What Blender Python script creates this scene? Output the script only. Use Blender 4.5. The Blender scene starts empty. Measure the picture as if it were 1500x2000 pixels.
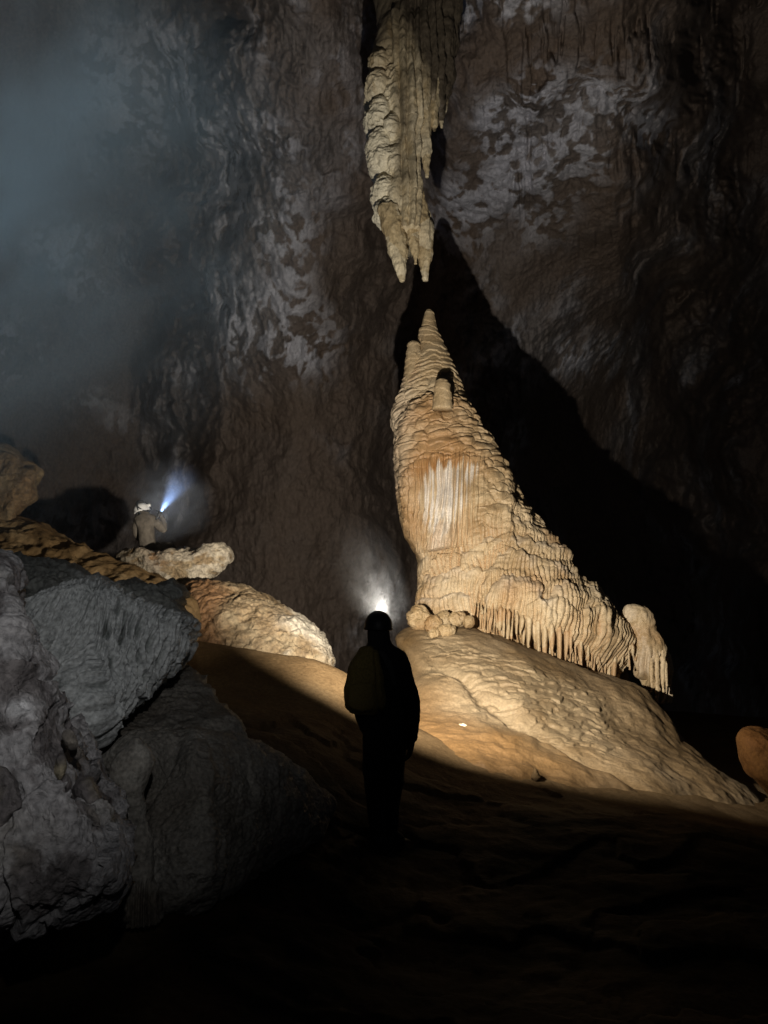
import bpy, math, random
import numpy as np

# ------------------------------------------------------------------ camera / world / lamps
SC = bpy.context.scene
COL = SC.collection
F = 1444.0                       # focal length in photo pixels (26 mm equivalent)
PITCH = math.radians(12.0)
CP, SP = math.cos(PITCH), math.sin(PITCH)
CAM = np.array([0.0, 0.0, 1.5])

cam_d = bpy.data.cameras.new('camera')
cam_d.sensor_fit = 'VERTICAL'
cam_d.sensor_height = 36.0
cam_d.sensor_width = 27.0
cam_d.lens = 26.0
cam_d.clip_start = 0.05
cam_d.clip_end = 300
cam = bpy.data.objects.new('camera', cam_d)
cam.location = CAM
cam.rotation_euler = (math.pi / 2 + PITCH, 0, 0)
COL.objects.link(cam)
SC.camera = cam

world = bpy.data.worlds.new('World')
SC.world = world
world.use_nodes = True
bg = world.node_tree.nodes['Background']
bg.inputs[0].default_value = (0.75, 0.85, 1.0, 1)
bg.inputs[1].default_value = 0.009

SC.view_settings.view_transform = 'Standard'
SC.view_settings.look = 'None'
SC.view_settings.exposure = 0
SC.view_settings.gamma = 1
SC.render.engine = 'CYCLES'
cy = SC.cycles
cy.use_denoising = True
cy.denoiser = 'OPENIMAGEDENOISE'
cy.max_bounces = 6
cy.diffuse_bounces = 3
cy.glossy_bounces = 2
cy.volume_bounces = 1
cy.sample_clamp_indirect = 2.0
cy.volume_step_rate = 1.0
cy.volume_max_steps = 128


def P(px, py, Y):
    """photo pixel + world distance Y in front of the camera -> world point"""
    px, py, Y = np.broadcast_arrays(np.asarray(px, float), np.asarray(py, float), np.asarray(Y, float))
    k = (1000.0 - py) / F
    d = Y / (CP - k * SP)
    x = (px - 750.0) / F * d
    z = CAM[2] + d * SP + k * d * CP
    return np.stack([x, Y, z], -1)


def spot(name, loc, target, watts, cone_deg, blend, color, radius=0.02):
    from mathutils import Vector
    l = bpy.data.lights.new(name, 'SPOT')
    l.energy = watts
    l.spot_size = math.radians(cone_deg)
    l.spot_blend = blend
    l.color = color
    l.shadow_soft_size = radius
    o = bpy.data.objects.new(name, l)
    o.location = loc
    o.rotation_euler = (Vector(target) - Vector(loc)).to_track_quat('-Z', 'Y').to_euler()
    COL.objects.link(o)
    return o


HEADLAMP = P(746, 1203, 6.14)
TORCH = P(314, 1000, 12.12)
spot('headlamp_light', HEADLAMP, HEADLAMP + np.array((0.352, 0.791, 0.50)), 2950, 129, 0.38, (1.0, 0.945, 0.86), 0.035)
spot('added_fill_light', HEADLAMP, HEADLAMP + np.array((-0.668, 0.522, 0.53)), 800, 84, 0.8, (1.0, 0.92, 0.78), 0.02)  # added fill, aimed up left only to brighten the tilted boulder and bank
spot('torch_light', TORCH, P(372, 905, 12.6), 240, 42, 1.0, (0.40, 0.58, 1.0), 0.02)
# the photographer's own lamp, left of the camera, throwing a cool cone up to the left
spot('photographer_lamp_light', (0.05, 0.0, 2.15), (0.05 - 5.55, 8.3, 2.15 + 1.15), 160, 78, 0.75, (1.0, 0.98, 0.95), 0.03)

# ------------------------------------------------------------------ numpy noise
_r = np.random.RandomState(7)
_perm = _r.permutation(256)
_perm = np.concatenate([_perm, _perm, _perm]).astype(np.int32)
_g = _r.normal(size=(256, 3))
_g /= np.linalg.norm(_g, axis=1, keepdims=True)
_g = _g.astype(np.float32)
_cell = _r.rand(256, 3).astype(np.float32)


def noise(p):
    p = np.asarray(p, np.float32)
    i = np.floor(p).astype(np.int32)
    f = p - i
    u = f * f * f * (f * (f * 6 - 15) + 10)
    i &= 255
    out = 0
    res = []
    for dx in (0, 1):
        a = _perm[i[:, 0] + dx]
        for dy in (0, 1):
            b = _perm[(a + i[:, 1] + dy)]
            for dz in (0, 1):
                g = _g[_perm[(b + i[:, 2] + dz)] & 255]
                res.append(g[:, 0] * (f[:, 0] - dx) + g[:, 1] * (f[:, 1] - dy) + g[:, 2] * (f[:, 2] - dz))
    ux, uy, uz = u[:, 0], u[:, 1], u[:, 2]
    l = lambda a, b, t: a + (b - a) * t
    return 1.6 * l(l(l(res[0], res[1], uz), l(res[2], res[3], uz), uy),
                   l(l(res[4], res[5], uz), l(res[6], res[7], uz), uy), ux)


def fbm(p, octs=4, gain=0.5, lac=2.03, ridged=False):
    p = np.asarray(p, np.float32)
    s = np.zeros(len(p), np.float32)
    a = 1.0
    t = 0.0
    for k in range(octs):
        n = noise(p + 17.3 * k)
        if ridged:
            n = 1 - 2 * np.abs(n)
        s += a * n
        t += a
        a *= gain
        p = p * lac
    return s / t * 1.4


def worley(p):
    """F1, F2, random value of the nearest cell"""
    p = np.asarray(p, np.float32)
    i = np.floor(p).astype(np.int32)
    f = p - i
    f1 = np.full(len(p), 9.0, np.float32)
    f2 = np.full(len(p), 9.0, np.float32)
    rid = np.zeros(len(p), np.float32)
    for dx in (-1, 0, 1):
        for dy in (-1, 0, 1):
            for dz in (-1, 0, 1):
                h = _perm[_perm[_perm[(i[:, 0] + dx) & 255] + ((i[:, 1] + dy) & 255)] + ((i[:, 2] + dz) & 255)] & 255
                c = _cell[h]
                d = (c[:, 0] + dx - f[:, 0]) ** 2 + (c[:, 1] + dy - f[:, 1]) ** 2 + (c[:, 2] + dz - f[:, 2]) ** 2
                m = d < f1
                f2 = np.where(m, f1, np.minimum(f2, d))
                rid = np.where(m, c[:, 0], rid)
                f1 = np.where(m, d, f1)
    return np.sqrt(f1), np.sqrt(f2), rid


def sstep(a, b, x):
    t = np.clip((np.asarray(x, float) - a) / (b - a), 0, 1)
    return t * t * (3 - 2 * t)


def box(px, py, x0, x1, y0, y1, s):
    return sstep(x0 - s, x0 + s, px) * (1 - sstep(x1 - s, x1 + s, px)) * sstep(y0 - s, y0 + s, py) * (1 - sstep(y1 - s, y1 + s, py))


# ------------------------------------------------------------------ mesh helpers
def link(name, me, mats, parent=None, loc=(0, 0, 0)):
    o = bpy.data.objects.new(name, me)
    for m in (mats if isinstance(mats, (list, tuple)) else [mats]):
        me.materials.append(m)
    o.location = loc
    COL.objects.link(o)
    if parent is not None:
        o.parent = parent
    return o


def tag(o, label=None, cat=None, group=None, kind=None):
    for k, v in (('label', label), ('category', cat), ('group', group), ('kind', kind)):
        if v:
            o[k] = v
    return o


def empty(name, loc):
    o = bpy.data.objects.new(name, None)
    o.empty_display_size = 0.2
    o.location = loc
    COL.objects.link(o)
    return o


def mesh_from(name, v, quads, smooth=True, attrs=None):
    me = bpy.data.meshes.new(name)
    n, nf = len(v), len(quads)
    me.vertices.add(n)
    me.vertices.foreach_set('co', np.ascontiguousarray(v, np.float32).ravel())
    me.loops.add(nf * 4)
    me.loops.foreach_set('vertex_index', np.ascontiguousarray(quads, np.int32).ravel())
    me.polygons.add(nf)
    me.polygons.foreach_set('loop_start', np.arange(0, nf * 4, 4, dtype=np.int32))
    me.polygons.foreach_set('use_smooth', np.full(nf, smooth, bool))
    me.update(calc_edges=True)
    for k, a in (attrs or {}).items():
        at = me.attributes.new(k, 'FLOAT', 'POINT')
        at.data.foreach_set('value', np.ascontiguousarray(a, np.float32).ravel())
    return me


def grid_quads(nr, nc, wrap):
    r = np.arange(nr - 1)[:, None]
    c = np.arange(nc if wrap else nc - 1)[None, :]
    c2 = (c + 1) % nc
    q = np.stack([r * nc + c, r * nc + c2, (r + 1) * nc + c2, (r + 1) * nc + c], -1)
    return q.reshape(-1, 4)


def grid_normals(V, wrap, toward=None):
    """V: (nr,nc,3) -> unit normals, flipped to point away from the body's middle (or toward a point)"""
    if wrap:
        dc = np.roll(V, -1, 1) - np.roll(V, 1, 1)
    else:
        dc = np.gradient(V, axis=1)
    dr = np.gradient(V, axis=0)
    n = np.cross(dc, dr)
    n /= np.linalg.norm(n, axis=2, keepdims=True) + 1e-9
    if toward is not None:
        ref = np.asarray(toward) - V
    else:
        ref = V - V.reshape(-1, 3).mean(0)
    if (n * ref).sum(2).mean() < 0:
        n = -n
    return n


def finish(name, V, wrap, mats, parent=None, attrs=None, base=None, flip_ref=None):
    nr, nc = V.shape[:2]
    q = grid_quads(nr, nc, wrap)
    n = np.cross(V[:-1, 1:] - V[:-1, :-1], V[1:, :-1] - V[:-1, :-1])
    ref = (V - V.reshape(-1, 3).mean(0))[:-1, :-1] if flip_ref is None else (np.asarray(flip_ref) - V)[:-1, :-1]
    if (n * ref).sum() < 0:
        q = q[:, ::-1]
    v = V.reshape(-1, 3)
    if parent is not None and base is None:
        loc = (0, 0, 0)
        a_ = parent
        while a_ is not None:
            v = v - np.array(a_.location)
            a_ = a_.parent
    else:
        if base is None:
            base = (v[:, 0].mean(), v[:, 1].mean(), v[:, 2].min())
        loc = base
        v = v - np.array(base)
    return link(name, mesh_from(name, v, q, True, attrs), mats, parent, loc)


def interp(pts, x):
    pts = sorted(pts)
    return np.interp(x, [p[0] for p in pts], [p[1] for p in pts])


def column(name, left, right, Y, mats, disp=None, nr=200, nc=160, ry=0.85, parent=None, attrs=None, y0=None, y1=None,
           front=0.68, soft=0.0, leanY=0.0, base=None):
    """A body of stacked horizontal rings whose left and right edges follow the photo's outline (py, px) lists."""
    y0 = min(p[0] for p in left) if y0 is None else y0
    y1 = max(p[0] for p in left) if y1 is None else y1
    rows = np.linspace(y0, y1, nr)
    L = interp(left, rows)
    R = interp(right, rows)
    if soft:
        k = np.ones(int(soft)) / int(soft)
        pad = int(soft) // 2
        L = np.convolve(np.pad(L, (pad, int(soft) - 1 - pad), 'edge'), k, 'valid')
        R = np.convolve(np.pad(R, (pad, int(soft) - 1 - pad), 'edge'), k, 'valid')
    c = (L + R) / 2
    h = np.maximum((R - L) / 2, 0.3)
    t = np.linspace(-1, 1, nc, endpoint=False)
    nfr = front                                     # share of the columns on the front half
    u = np.where(np.abs(t) < nfr, t / nfr * (math.pi / 2), np.sign(t) * (math.pi / 2 + (np.abs(t) - nfr) / (1 - nfr) * math.pi / 2))
    Yr = Y + leanY * (rows - y0) / (y1 - y0 + 1e-6)
    C = P(c, rows, Yr)
    E = P(c + h, rows, Yr)
    rad = E[:, 0] - C[:, 0]
    V = np.empty((nr, nc, 3))
    V[..., 0] = C[:, None, 0] + rad[:, None] * np.sin(u)
    V[..., 1] = C[:, None, 1] - rad[:, None] * ry * np.cos(u)
    V[..., 2] = C[:, None, 2]
    PX = c[:, None] + h[:, None] * np.sin(u)
    PY = np.repeat(rows[:, None], nc, 1)
    FR = np.repeat(np.cos(u)[None], nr, 0)
    A = {}
    if disp is not None:
        N = grid_normals(V, True)
        d, A = disp(V.reshape(-1, 3), PX.ravel(), PY.ravel(), FR.ravel())
        V = V + N * np.asarray(d).reshape(nr, nc)[..., None]
    # close the ends with a collapsed ring
    top = np.repeat(V[:1].mean(1, keepdims=True), nc, 1)
    bot = np.repeat(V[-1:].mean(1, keepdims=True), nc, 1)
    V = np.concatenate([top, V, bot], 0)
    A = {k: np.concatenate([np.asarray(a).reshape(nr, nc)[:1], np.asarray(a).reshape(nr, nc), np.asarray(a).reshape(nr, nc)[-1:]], 0) for k, a in A.items()}
    return finish(name, V, True, mats, parent, A, base)


def blob(name, outline, Yfn, Tf, Tb, mats, disp=None, nr=140, nc=260, parent=None, centre=None, e=0.75, base=None, smooth=3):
    """A lump of rock: a star-shaped outline (photo pixels) at real distance Yfn with real thickness front and back."""
    o = np.array(outline, float)
    c = np.array(centre, float) if centre is not None else o.mean(0)
    # resample by arc length
    oc = np.vstack([o, o[:1]])
    seg = np.linalg.norm(np.diff(oc, axis=0), axis=1)
    s = np.concatenate([[0], np.cumsum(seg)])
    t = np.linspace(0, s[-1], nc, endpoint=False)
    ox = np.interp(t, s, oc[:, 0])
    oy = np.interp(t, s, oc[:, 1])
    for _ in range(smooth):
        ox = (np.roll(ox, 1) + 2 * ox + np.roll(ox, -1)) / 4
        oy = (np.roll(oy, 1) + 2 * oy + np.roll(oy, -1)) / 4
    ph = np.linspace(0.004, math.pi - 0.004, nr)
    front = nr * 0.7
    k = np.arange(nr)
    ph = np.where(k < front, 0.004 + k / front * (math.pi / 2), math.pi / 2 + (k - front) / (nr - 1 - front) * (math.pi / 2 - 0.004))
    rho = np.sin(ph) ** e
    off = np.cos(ph)
    off = np.sign(off) * np.abs(off) ** e
    PX = c[0] + rho[:, None] * (ox - c[0])[None]
    PY = c[1] + rho[:, None] * (oy - c[1])[None]
    Y0 = Yfn(PX, PY) if callable(Yfn) else np.full(PX.shape, float(Yfn))
    Y = Y0 - np.where(off > 0, off * Tf, off * Tb)[:, None]
    V = P(PX, PY, Y)
    A = {}
    if disp is not None:
        N = grid_normals(V, True)
        d, A = disp(V.reshape(-1, 3), PX.ravel(), PY.ravel(), np.repeat(off[:, None], nc, 1).ravel())
        d = np.array(d, float).reshape(nr, nc)
        for k0, k1 in ((0, 3), (nr - 1, nr - 4)):          # keep the two poles smooth
            N[k0] = N[k1].mean(0)
            st_ = 1 if k1 > k0 else -1
            d[k0] = d[k1].mean()
            for kk in range(k0 + st_, k1, st_):
                t_ = abs(kk - k0) / abs(k1 - k0)
                N[kk] = N[kk] * t_ + N[k0] * (1 - t_)
                d[kk] = d[kk] * t_ + d[k0] * (1 - t_)
        V = V + N * d[..., None]
    V = np.concatenate([np.repeat(V[:1].mean(1, keepdims=True), nc, 1), V, np.repeat(V[-1:].mean(1, keepdims=True), nc, 1)], 0)
    A = {k: np.concatenate([np.asarray(a).reshape(nr, nc)[:1], np.asarray(a).reshape(nr, nc), np.asarray(a).reshape(nr, nc)[-1:]], 0) for k, a in A.items()}
    return finish(name, V, True, mats, parent, A, base)


# ------------------------------------------------------------------ materials
def mat_rock(name, stops, scale=1.0, rough=0.65, bump=0.3, bump_scale=18.0, stretch=(1, 1, 1), spec=0.3,
             white=None, stain_shade=None, mott=(0.72, 1.18), detail=8.0):
    m = bpy.data.materials.new(name)
    m.use_nodes = True
    nt = m.node_tree
    N, L = nt.nodes, nt.links
    b = N['Principled BSDF']
    b.inputs['Roughness'].default_value = rough
    b.inputs['Specular IOR Level'].default_value = spec
    tc = N.new('ShaderNodeTexCoord')
    mp = N.new('ShaderNodeMapping')
    mp.inputs['Scale'].default_value = stretch
    L.new(tc.outputs['Object'], mp.inputs[0])
    n1 = N.new('ShaderNodeTexNoise')
    n1.inputs['Scale'].default_value = scale
    n1.inputs['Detail'].default_value = detail
    n1.inputs['Roughness'].default_value = 0.62
    n1.inputs['Distortion'].default_value = 0.4
    L.new(mp.outputs[0], n1.inputs['Vector'])
    cr = N.new('ShaderNodeValToRGB')
    el = cr.color_ramp.elements
    while len(el) < len(stops):
        el.new(0.5)
    for e_, (p_, c_) in zip(el, stops):
        e_.position = p_
        e_.color = (*c_, 1)
    L.new(n1.outputs['Fac'], cr.inputs[0])
    col = cr.outputs[0]

    def mix(attr, colour, col):
        at = N.new('ShaderNodeAttribute')
        at.attribute_name = attr
        mx = N.new('ShaderNodeMix')
        mx.data_type = 'RGBA'
        L.new(at.outputs['Fac'], mx.inputs[0])
        L.new(col, mx.inputs[6])
        mx.inputs[7].default_value = (*colour, 1)
        return mx.outputs[2]
    if stain_shade:  # second tone, for mineral stains and for painted shade
        col = mix('stain_shade', stain_shade, col)
    if white:
        col = mix('white', white, col)
    # fine mottling
    n3 = N.new('ShaderNodeTexNoise')
    n3.inputs['Scale'].default_value = bump_scale * 1.7
    n3.inputs['Detail'].default_value = 6
    L.new(mp.outputs[0], n3.inputs['Vector'])
    mr = N.new('ShaderNodeMapRange')
    mr.inputs[1].default_value = 0.25
    mr.inputs[2].default_value = 0.75
    mr.inputs[3].default_value = mott[0]
    mr.inputs[4].default_value = mott[1]
    L.new(n3.outputs['Fac'], mr.inputs[0])
    mm = N.new('ShaderNodeMix')
    mm.data_type = 'RGBA'
    mm.blend_type = 'MULTIPLY'
    mm.inputs[0].default_value = 1
    L.new(col, mm.inputs[6])
    L.new(mr.outputs[0], mm.inputs[7])
    L.new(mm.outputs[2], b.inputs['Base Color'])
    # bump
    n2 = N.new('ShaderNodeTexNoise')
    n2.inputs['Scale'].default_value = bump_scale
    n2.inputs['Detail'].default_value = 10
    n2.inputs['Roughness'].default_value = 0.65
    L.new(mp.outputs[0], n2.inputs['Vector'])
    bp = N.new('ShaderNodeBump')
    bp.inputs['Strength'].default_value = bump
    bp.inputs['Distance'].default_value = 1.2 / bump_scale
    L.new(n2.outputs['Fac'], bp.inputs['Height'])
    L.new(bp.outputs[0], b.inputs['Normal'])
    # wet patches
    rr = N.new('ShaderNodeMapRange')
    rr.inputs[1].default_value = 0.35
    rr.inputs[2].default_value = 0.65
    rr.inputs[3].default_value = rough - 0.12
    rr.inputs[4].default_value = min(1.0, rough + 0.15)
    L.new(n1.outputs['Fac'], rr.inputs[0])
    L.new(rr.outputs[0], b.inputs['Roughness'])
    return m


def mat_plain(name, col, rough=0.7, spec=0.3, noise_amt=0.25, scale=30, emit=None, strength=0.0):
    m = bpy.data.materials.new(name)
    m.use_nodes = True
    N, L = m.node_tree.nodes, m.node_tree.links
    b = N['Principled BSDF']
    b.inputs['Roughness'].default_value = rough
    b.inputs['Specular IOR Level'].default_value = spec
    n = N.new('ShaderNodeTexNoise')
    n.inputs['Scale'].default_value = scale
    n.inputs['Detail'].default_value = 5
    cr = N.new('ShaderNodeValToRGB')
    cr.color_ramp.elements[0].color = (*[c * (1 - noise_amt) for c in col], 1)
    cr.color_ramp.elements[1].color = (*[min(1, c * (1 + noise_amt)) for c in col], 1)
    cr.color_ramp.elements[0].position = 0.3
    cr.color_ramp.elements[1].position = 0.7
    L.new(n.outputs['Fac'], cr.inputs[0])
    L.new(cr.outputs[0], b.inputs['Base Color'])
    bp = N.new('ShaderNodeBump')
    bp.inputs['Strength'].default_value = 0.15
    bp.inputs['Distance'].default_value = 0.01
    L.new(n.outputs['Fac'], bp.inputs['Height'])
    L.new(bp.outputs[0], b.inputs['Normal'])
    if emit:
        b.inputs['Emission Color'].default_value = (*emit, 1)
        b.inputs['Emission Strength'].default_value = strength
    return m


M_CALCITE = mat_rock('calcite', [(0.30, (0.30, 0.195, 0.092)), (0.5, (0.43, 0.31, 0.17)), (0.7, (0.54, 0.42, 0.26))], 1.3,
                     0.55, 0.22, 22, white=(0.57, 0.50, 0.415), stain_shade=(0.33, 0.165, 0.058))
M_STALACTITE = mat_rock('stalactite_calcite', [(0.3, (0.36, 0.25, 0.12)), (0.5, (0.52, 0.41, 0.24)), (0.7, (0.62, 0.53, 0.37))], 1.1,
                        0.5, 0.3, 20, stretch=(1, 1, 0.45), white=(0.75, 0.67, 0.49), stain_shade=(0.095, 0.075, 0.052))
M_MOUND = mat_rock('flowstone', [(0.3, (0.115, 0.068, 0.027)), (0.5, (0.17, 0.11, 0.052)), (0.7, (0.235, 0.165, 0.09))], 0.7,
                   0.6, 0.3, 20, white=(0.37, 0.28, 0.165), stain_shade=(0.15, 0.08, 0.028))
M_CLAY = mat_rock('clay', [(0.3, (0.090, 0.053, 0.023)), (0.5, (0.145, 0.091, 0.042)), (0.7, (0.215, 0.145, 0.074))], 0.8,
                  0.72, 0.35, 16, spec=0.05, white=(0.28, 0.2, 0.11), stain_shade=(0.013, 0.011, 0.009))  # near-black second tone paints the shade of the near floor
M_WALL = mat_rock('cave_wall_rock', [(0.32, (0.14, 0.117, 0.103)), (0.5, (0.24, 0.208, 0.188)), (0.68, (0.36, 0.32, 0.30))], 0.45,
                  0.75, 0.6, 6.5, stretch=(1, 1, 0.6), white=(0.66, 0.65, 0.69), stain_shade=(0.20, 0.148, 0.112), detail=10)
M_GREY = mat_rock('grey_limestone', [(0.3, (0.125, 0.14, 0.138)), (0.5, (0.22, 0.24, 0.235)), (0.7, (0.33, 0.35, 0.34))], 2.2,
                  0.55, 0.5, 24, white=(0.55, 0.57, 0.58), stain_shade=(0.09, 0.085, 0.075), mott=(0.45, 1.4))
M_BRECCIA = mat_rock('breccia', [(0.3, (0.075, 0.068, 0.07)), (0.5, (0.14, 0.127, 0.128)), (0.7, (0.225, 0.208, 0.208))], 4.0,
                     0.6, 0.75, 26, white=(0.6, 0.6, 0.62), stain_shade=(0.27, 0.235, 0.165), mott=(0.45, 1.4))
M_LEDGE = mat_rock('ledge_rock', [(0.3, (0.09, 0.056, 0.025)), (0.5, (0.15, 0.102, 0.052)), (0.7, (0.225, 0.172, 0.10))], 2.4,
                   0.62, 0.7, 12, white=(0.34, 0.30, 0.23), stain_shade=(0.16, 0.08, 0.032), mott=(0.45, 1.4))

M_BOULD = mat_rock('brown_grey_limestone', [(0.3, (0.085, 0.08, 0.072)), (0.5, (0.15, 0.14, 0.125)), (0.7, (0.235, 0.22, 0.195))], 3.2, 0.6, 0.6, 30, white=(0.4, 0.39, 0.36), stain_shade=(0.09, 0.075, 0.058), mott=(0.45, 1.4))

# ------------------------------------------------------------------ floor
FLOOR_PTS = [  # (px, py, Y)
    (750, 2000, 3.6), (0, 2000, 3.0), (1500, 2000, 3.7), (750, 1850, 4.5), (300, 1880, 3.6), (1200, 1850, 4.6),
    (760, 1655, 5.9), (900, 1640, 6.2), (1100, 1620, 6.6), (1400, 1640, 6.8), (1600, 1700, 6.6),
    (850, 1500, 8.0), (1000, 1530, 8.0), (1300, 1600, 7.6), (1500, 1640, 7.6), (1750, 1700, 8.0),
    (350, 1248, 9.3), (430, 1258, 9.3), (520, 1270, 9.3), (600, 1286, 9.3), (650, 1300, 9.3), (700, 1330, 9.2), (780, 1400, 9.2),
    (400, 1330, 8.3), (520, 1350, 8.3), (640, 1370, 8.3), (700, 1410, 8.2),
    (330, 1380, 7.0), (480, 1420, 7.0), (620, 1450, 7.0), (690, 1500, 7.0),
    (350, 1560, 5.4), (520, 1560, 5.6), (650, 1600, 5.8), (450, 1680, 4.8), (600, 1700, 5.0),
    (200, 1480, 5.2), (100, 1400, 6.5), (0, 1350, 7.5), (-200, 1400, 7), (-300, 1700, 4), (200, 1290, 8.8), (50, 1260, 8.8), (-150, 1230, 9),
]
fp = [P(*p) for p in FLOOR_PTS]
for xyz in ((0, 0, 0), (-3, 0, 0.3), (3, 0, -0.1), (0, -6, 0), (-8, -4, 0.5), (9, -4, -.4), (6, 2, -0.3), (9, 6, -0.8), (-6, 3, 0.8),
            (-2.5, 10.6, 0.6), (-1.2, 10.6, 0.4), (-0.4, 10.6, 0.3), (-4.5, 10.6, 1.0), (0.3, 11.2, 0.3), (-2.5, 14, -0.4), (-6, 14, 0.4), (0, 14, -0.6), (-2, 22, -0.5), (3, 14, 0.2),
            (7, 12, -0.5), (8, 18, -0.8), (3, 22, -0.6), (14, 12, -1.2), (14, 30, -1), (-12, 26, 0), (0, 40, 0), (20, 40, -1), (-20, 40, 0), (24, 10, -1), (-20, 8, 2.0)):
    fp.append(np.array(xyz, float))
fp = np.array(fp)


def tps_fit(xy, z, lam=0.02):
    n = len(xy)
    d = np.linalg.norm(xy[:, None] - xy[None], axis=2)
    K = d ** 2 * np.log(d + 1e-9) + lam * np.eye(n)
    Q = np.hstack([np.ones((n, 1)), xy])
    A = np.block([[K, Q], [Q.T, np.zeros((3, 3))]])
    return np.linalg.solve(A, np.concatenate([z, np.zeros(3)])), xy


FW, FXY = tps_fit(fp[:, :2], fp[:, 2])


def floor_z(x, y):
    x = np.asarray(x, float).ravel()
    y = np.asarray(y, float).ravel()
    out = FW[-3] + FW[-2] * x + FW[-1] * y
    for w, (a, b) in zip(FW[:-3], FXY):
        d2 = (x - a) ** 2 + (y - b) ** 2
        out += w * 0.5 * d2 * np.log(d2 + 1e-12)
    return out


def build_floor():
    na, nd = 620, 560
    az = np.linspace(math.radians(-62), math.radians(62), na)
    dist = np.exp(np.linspace(math.log(1.6), math.log(46), nd))
    X = dist[:, None] * np.sin(az)
    Yy = dist[:, None] * np.cos(az) - 1.0
    Z = floor_z(X, Yy).reshape(X.shape)
    V = np.stack([X, Yy, Z], -1)
    p = V.reshape(-1, 3)
    sc = np.clip(p[:, 1], 0, 8) / 8
    big = fbm(p * (0.55, 0.55, 0.9), 4)
    fine = fbm(p * 3.0 + 9, 4, ridged=True)
    cr = fbm(p * (2.2, 0.9, 1.0) + 3, 4)
    f1, f2, rid = worley(p * (0.9, 1.5, 1.2) + 0.35 * fbm(p * 1.6, 3)[:, None])
    near = 1 - sstep(7.0, 9.0, p[:, 1])
    V[..., 2] += (0.05 * big + 0.008 * fine + 0.014 * cr + near * (0.012 * (sstep(0, 0.35, f2 - f1) - 0.6) + 0.07 * (rid - .5) + 0.016 * fbm(p * (1.2, 2.4, 2.8) + 77, 5, ridged=True) + 0.012 * fbm(p * 5 + 9, 4) + 0.008 * fbm(p * (9, 9, 9) + 5, 3))).reshape(X.shape)
    # near floor: dark mud, blackened further to paint in the unlit foreground
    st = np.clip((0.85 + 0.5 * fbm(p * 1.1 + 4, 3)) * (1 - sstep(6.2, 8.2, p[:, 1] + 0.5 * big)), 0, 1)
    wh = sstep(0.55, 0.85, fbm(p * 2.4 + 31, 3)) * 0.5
    o = finish('cave_floor', V, False, M_CLAY, attrs={'stain_shade': st, 'white': wh * (1 - st)}, base=(0, 0, 0), flip_ref=(0, 8, 60))
    tag(o, 'brown clay cave floor rising from mud painted dark for shade toward the stalagmite', 'cave floor', kind='structure')


build_floor()


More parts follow.
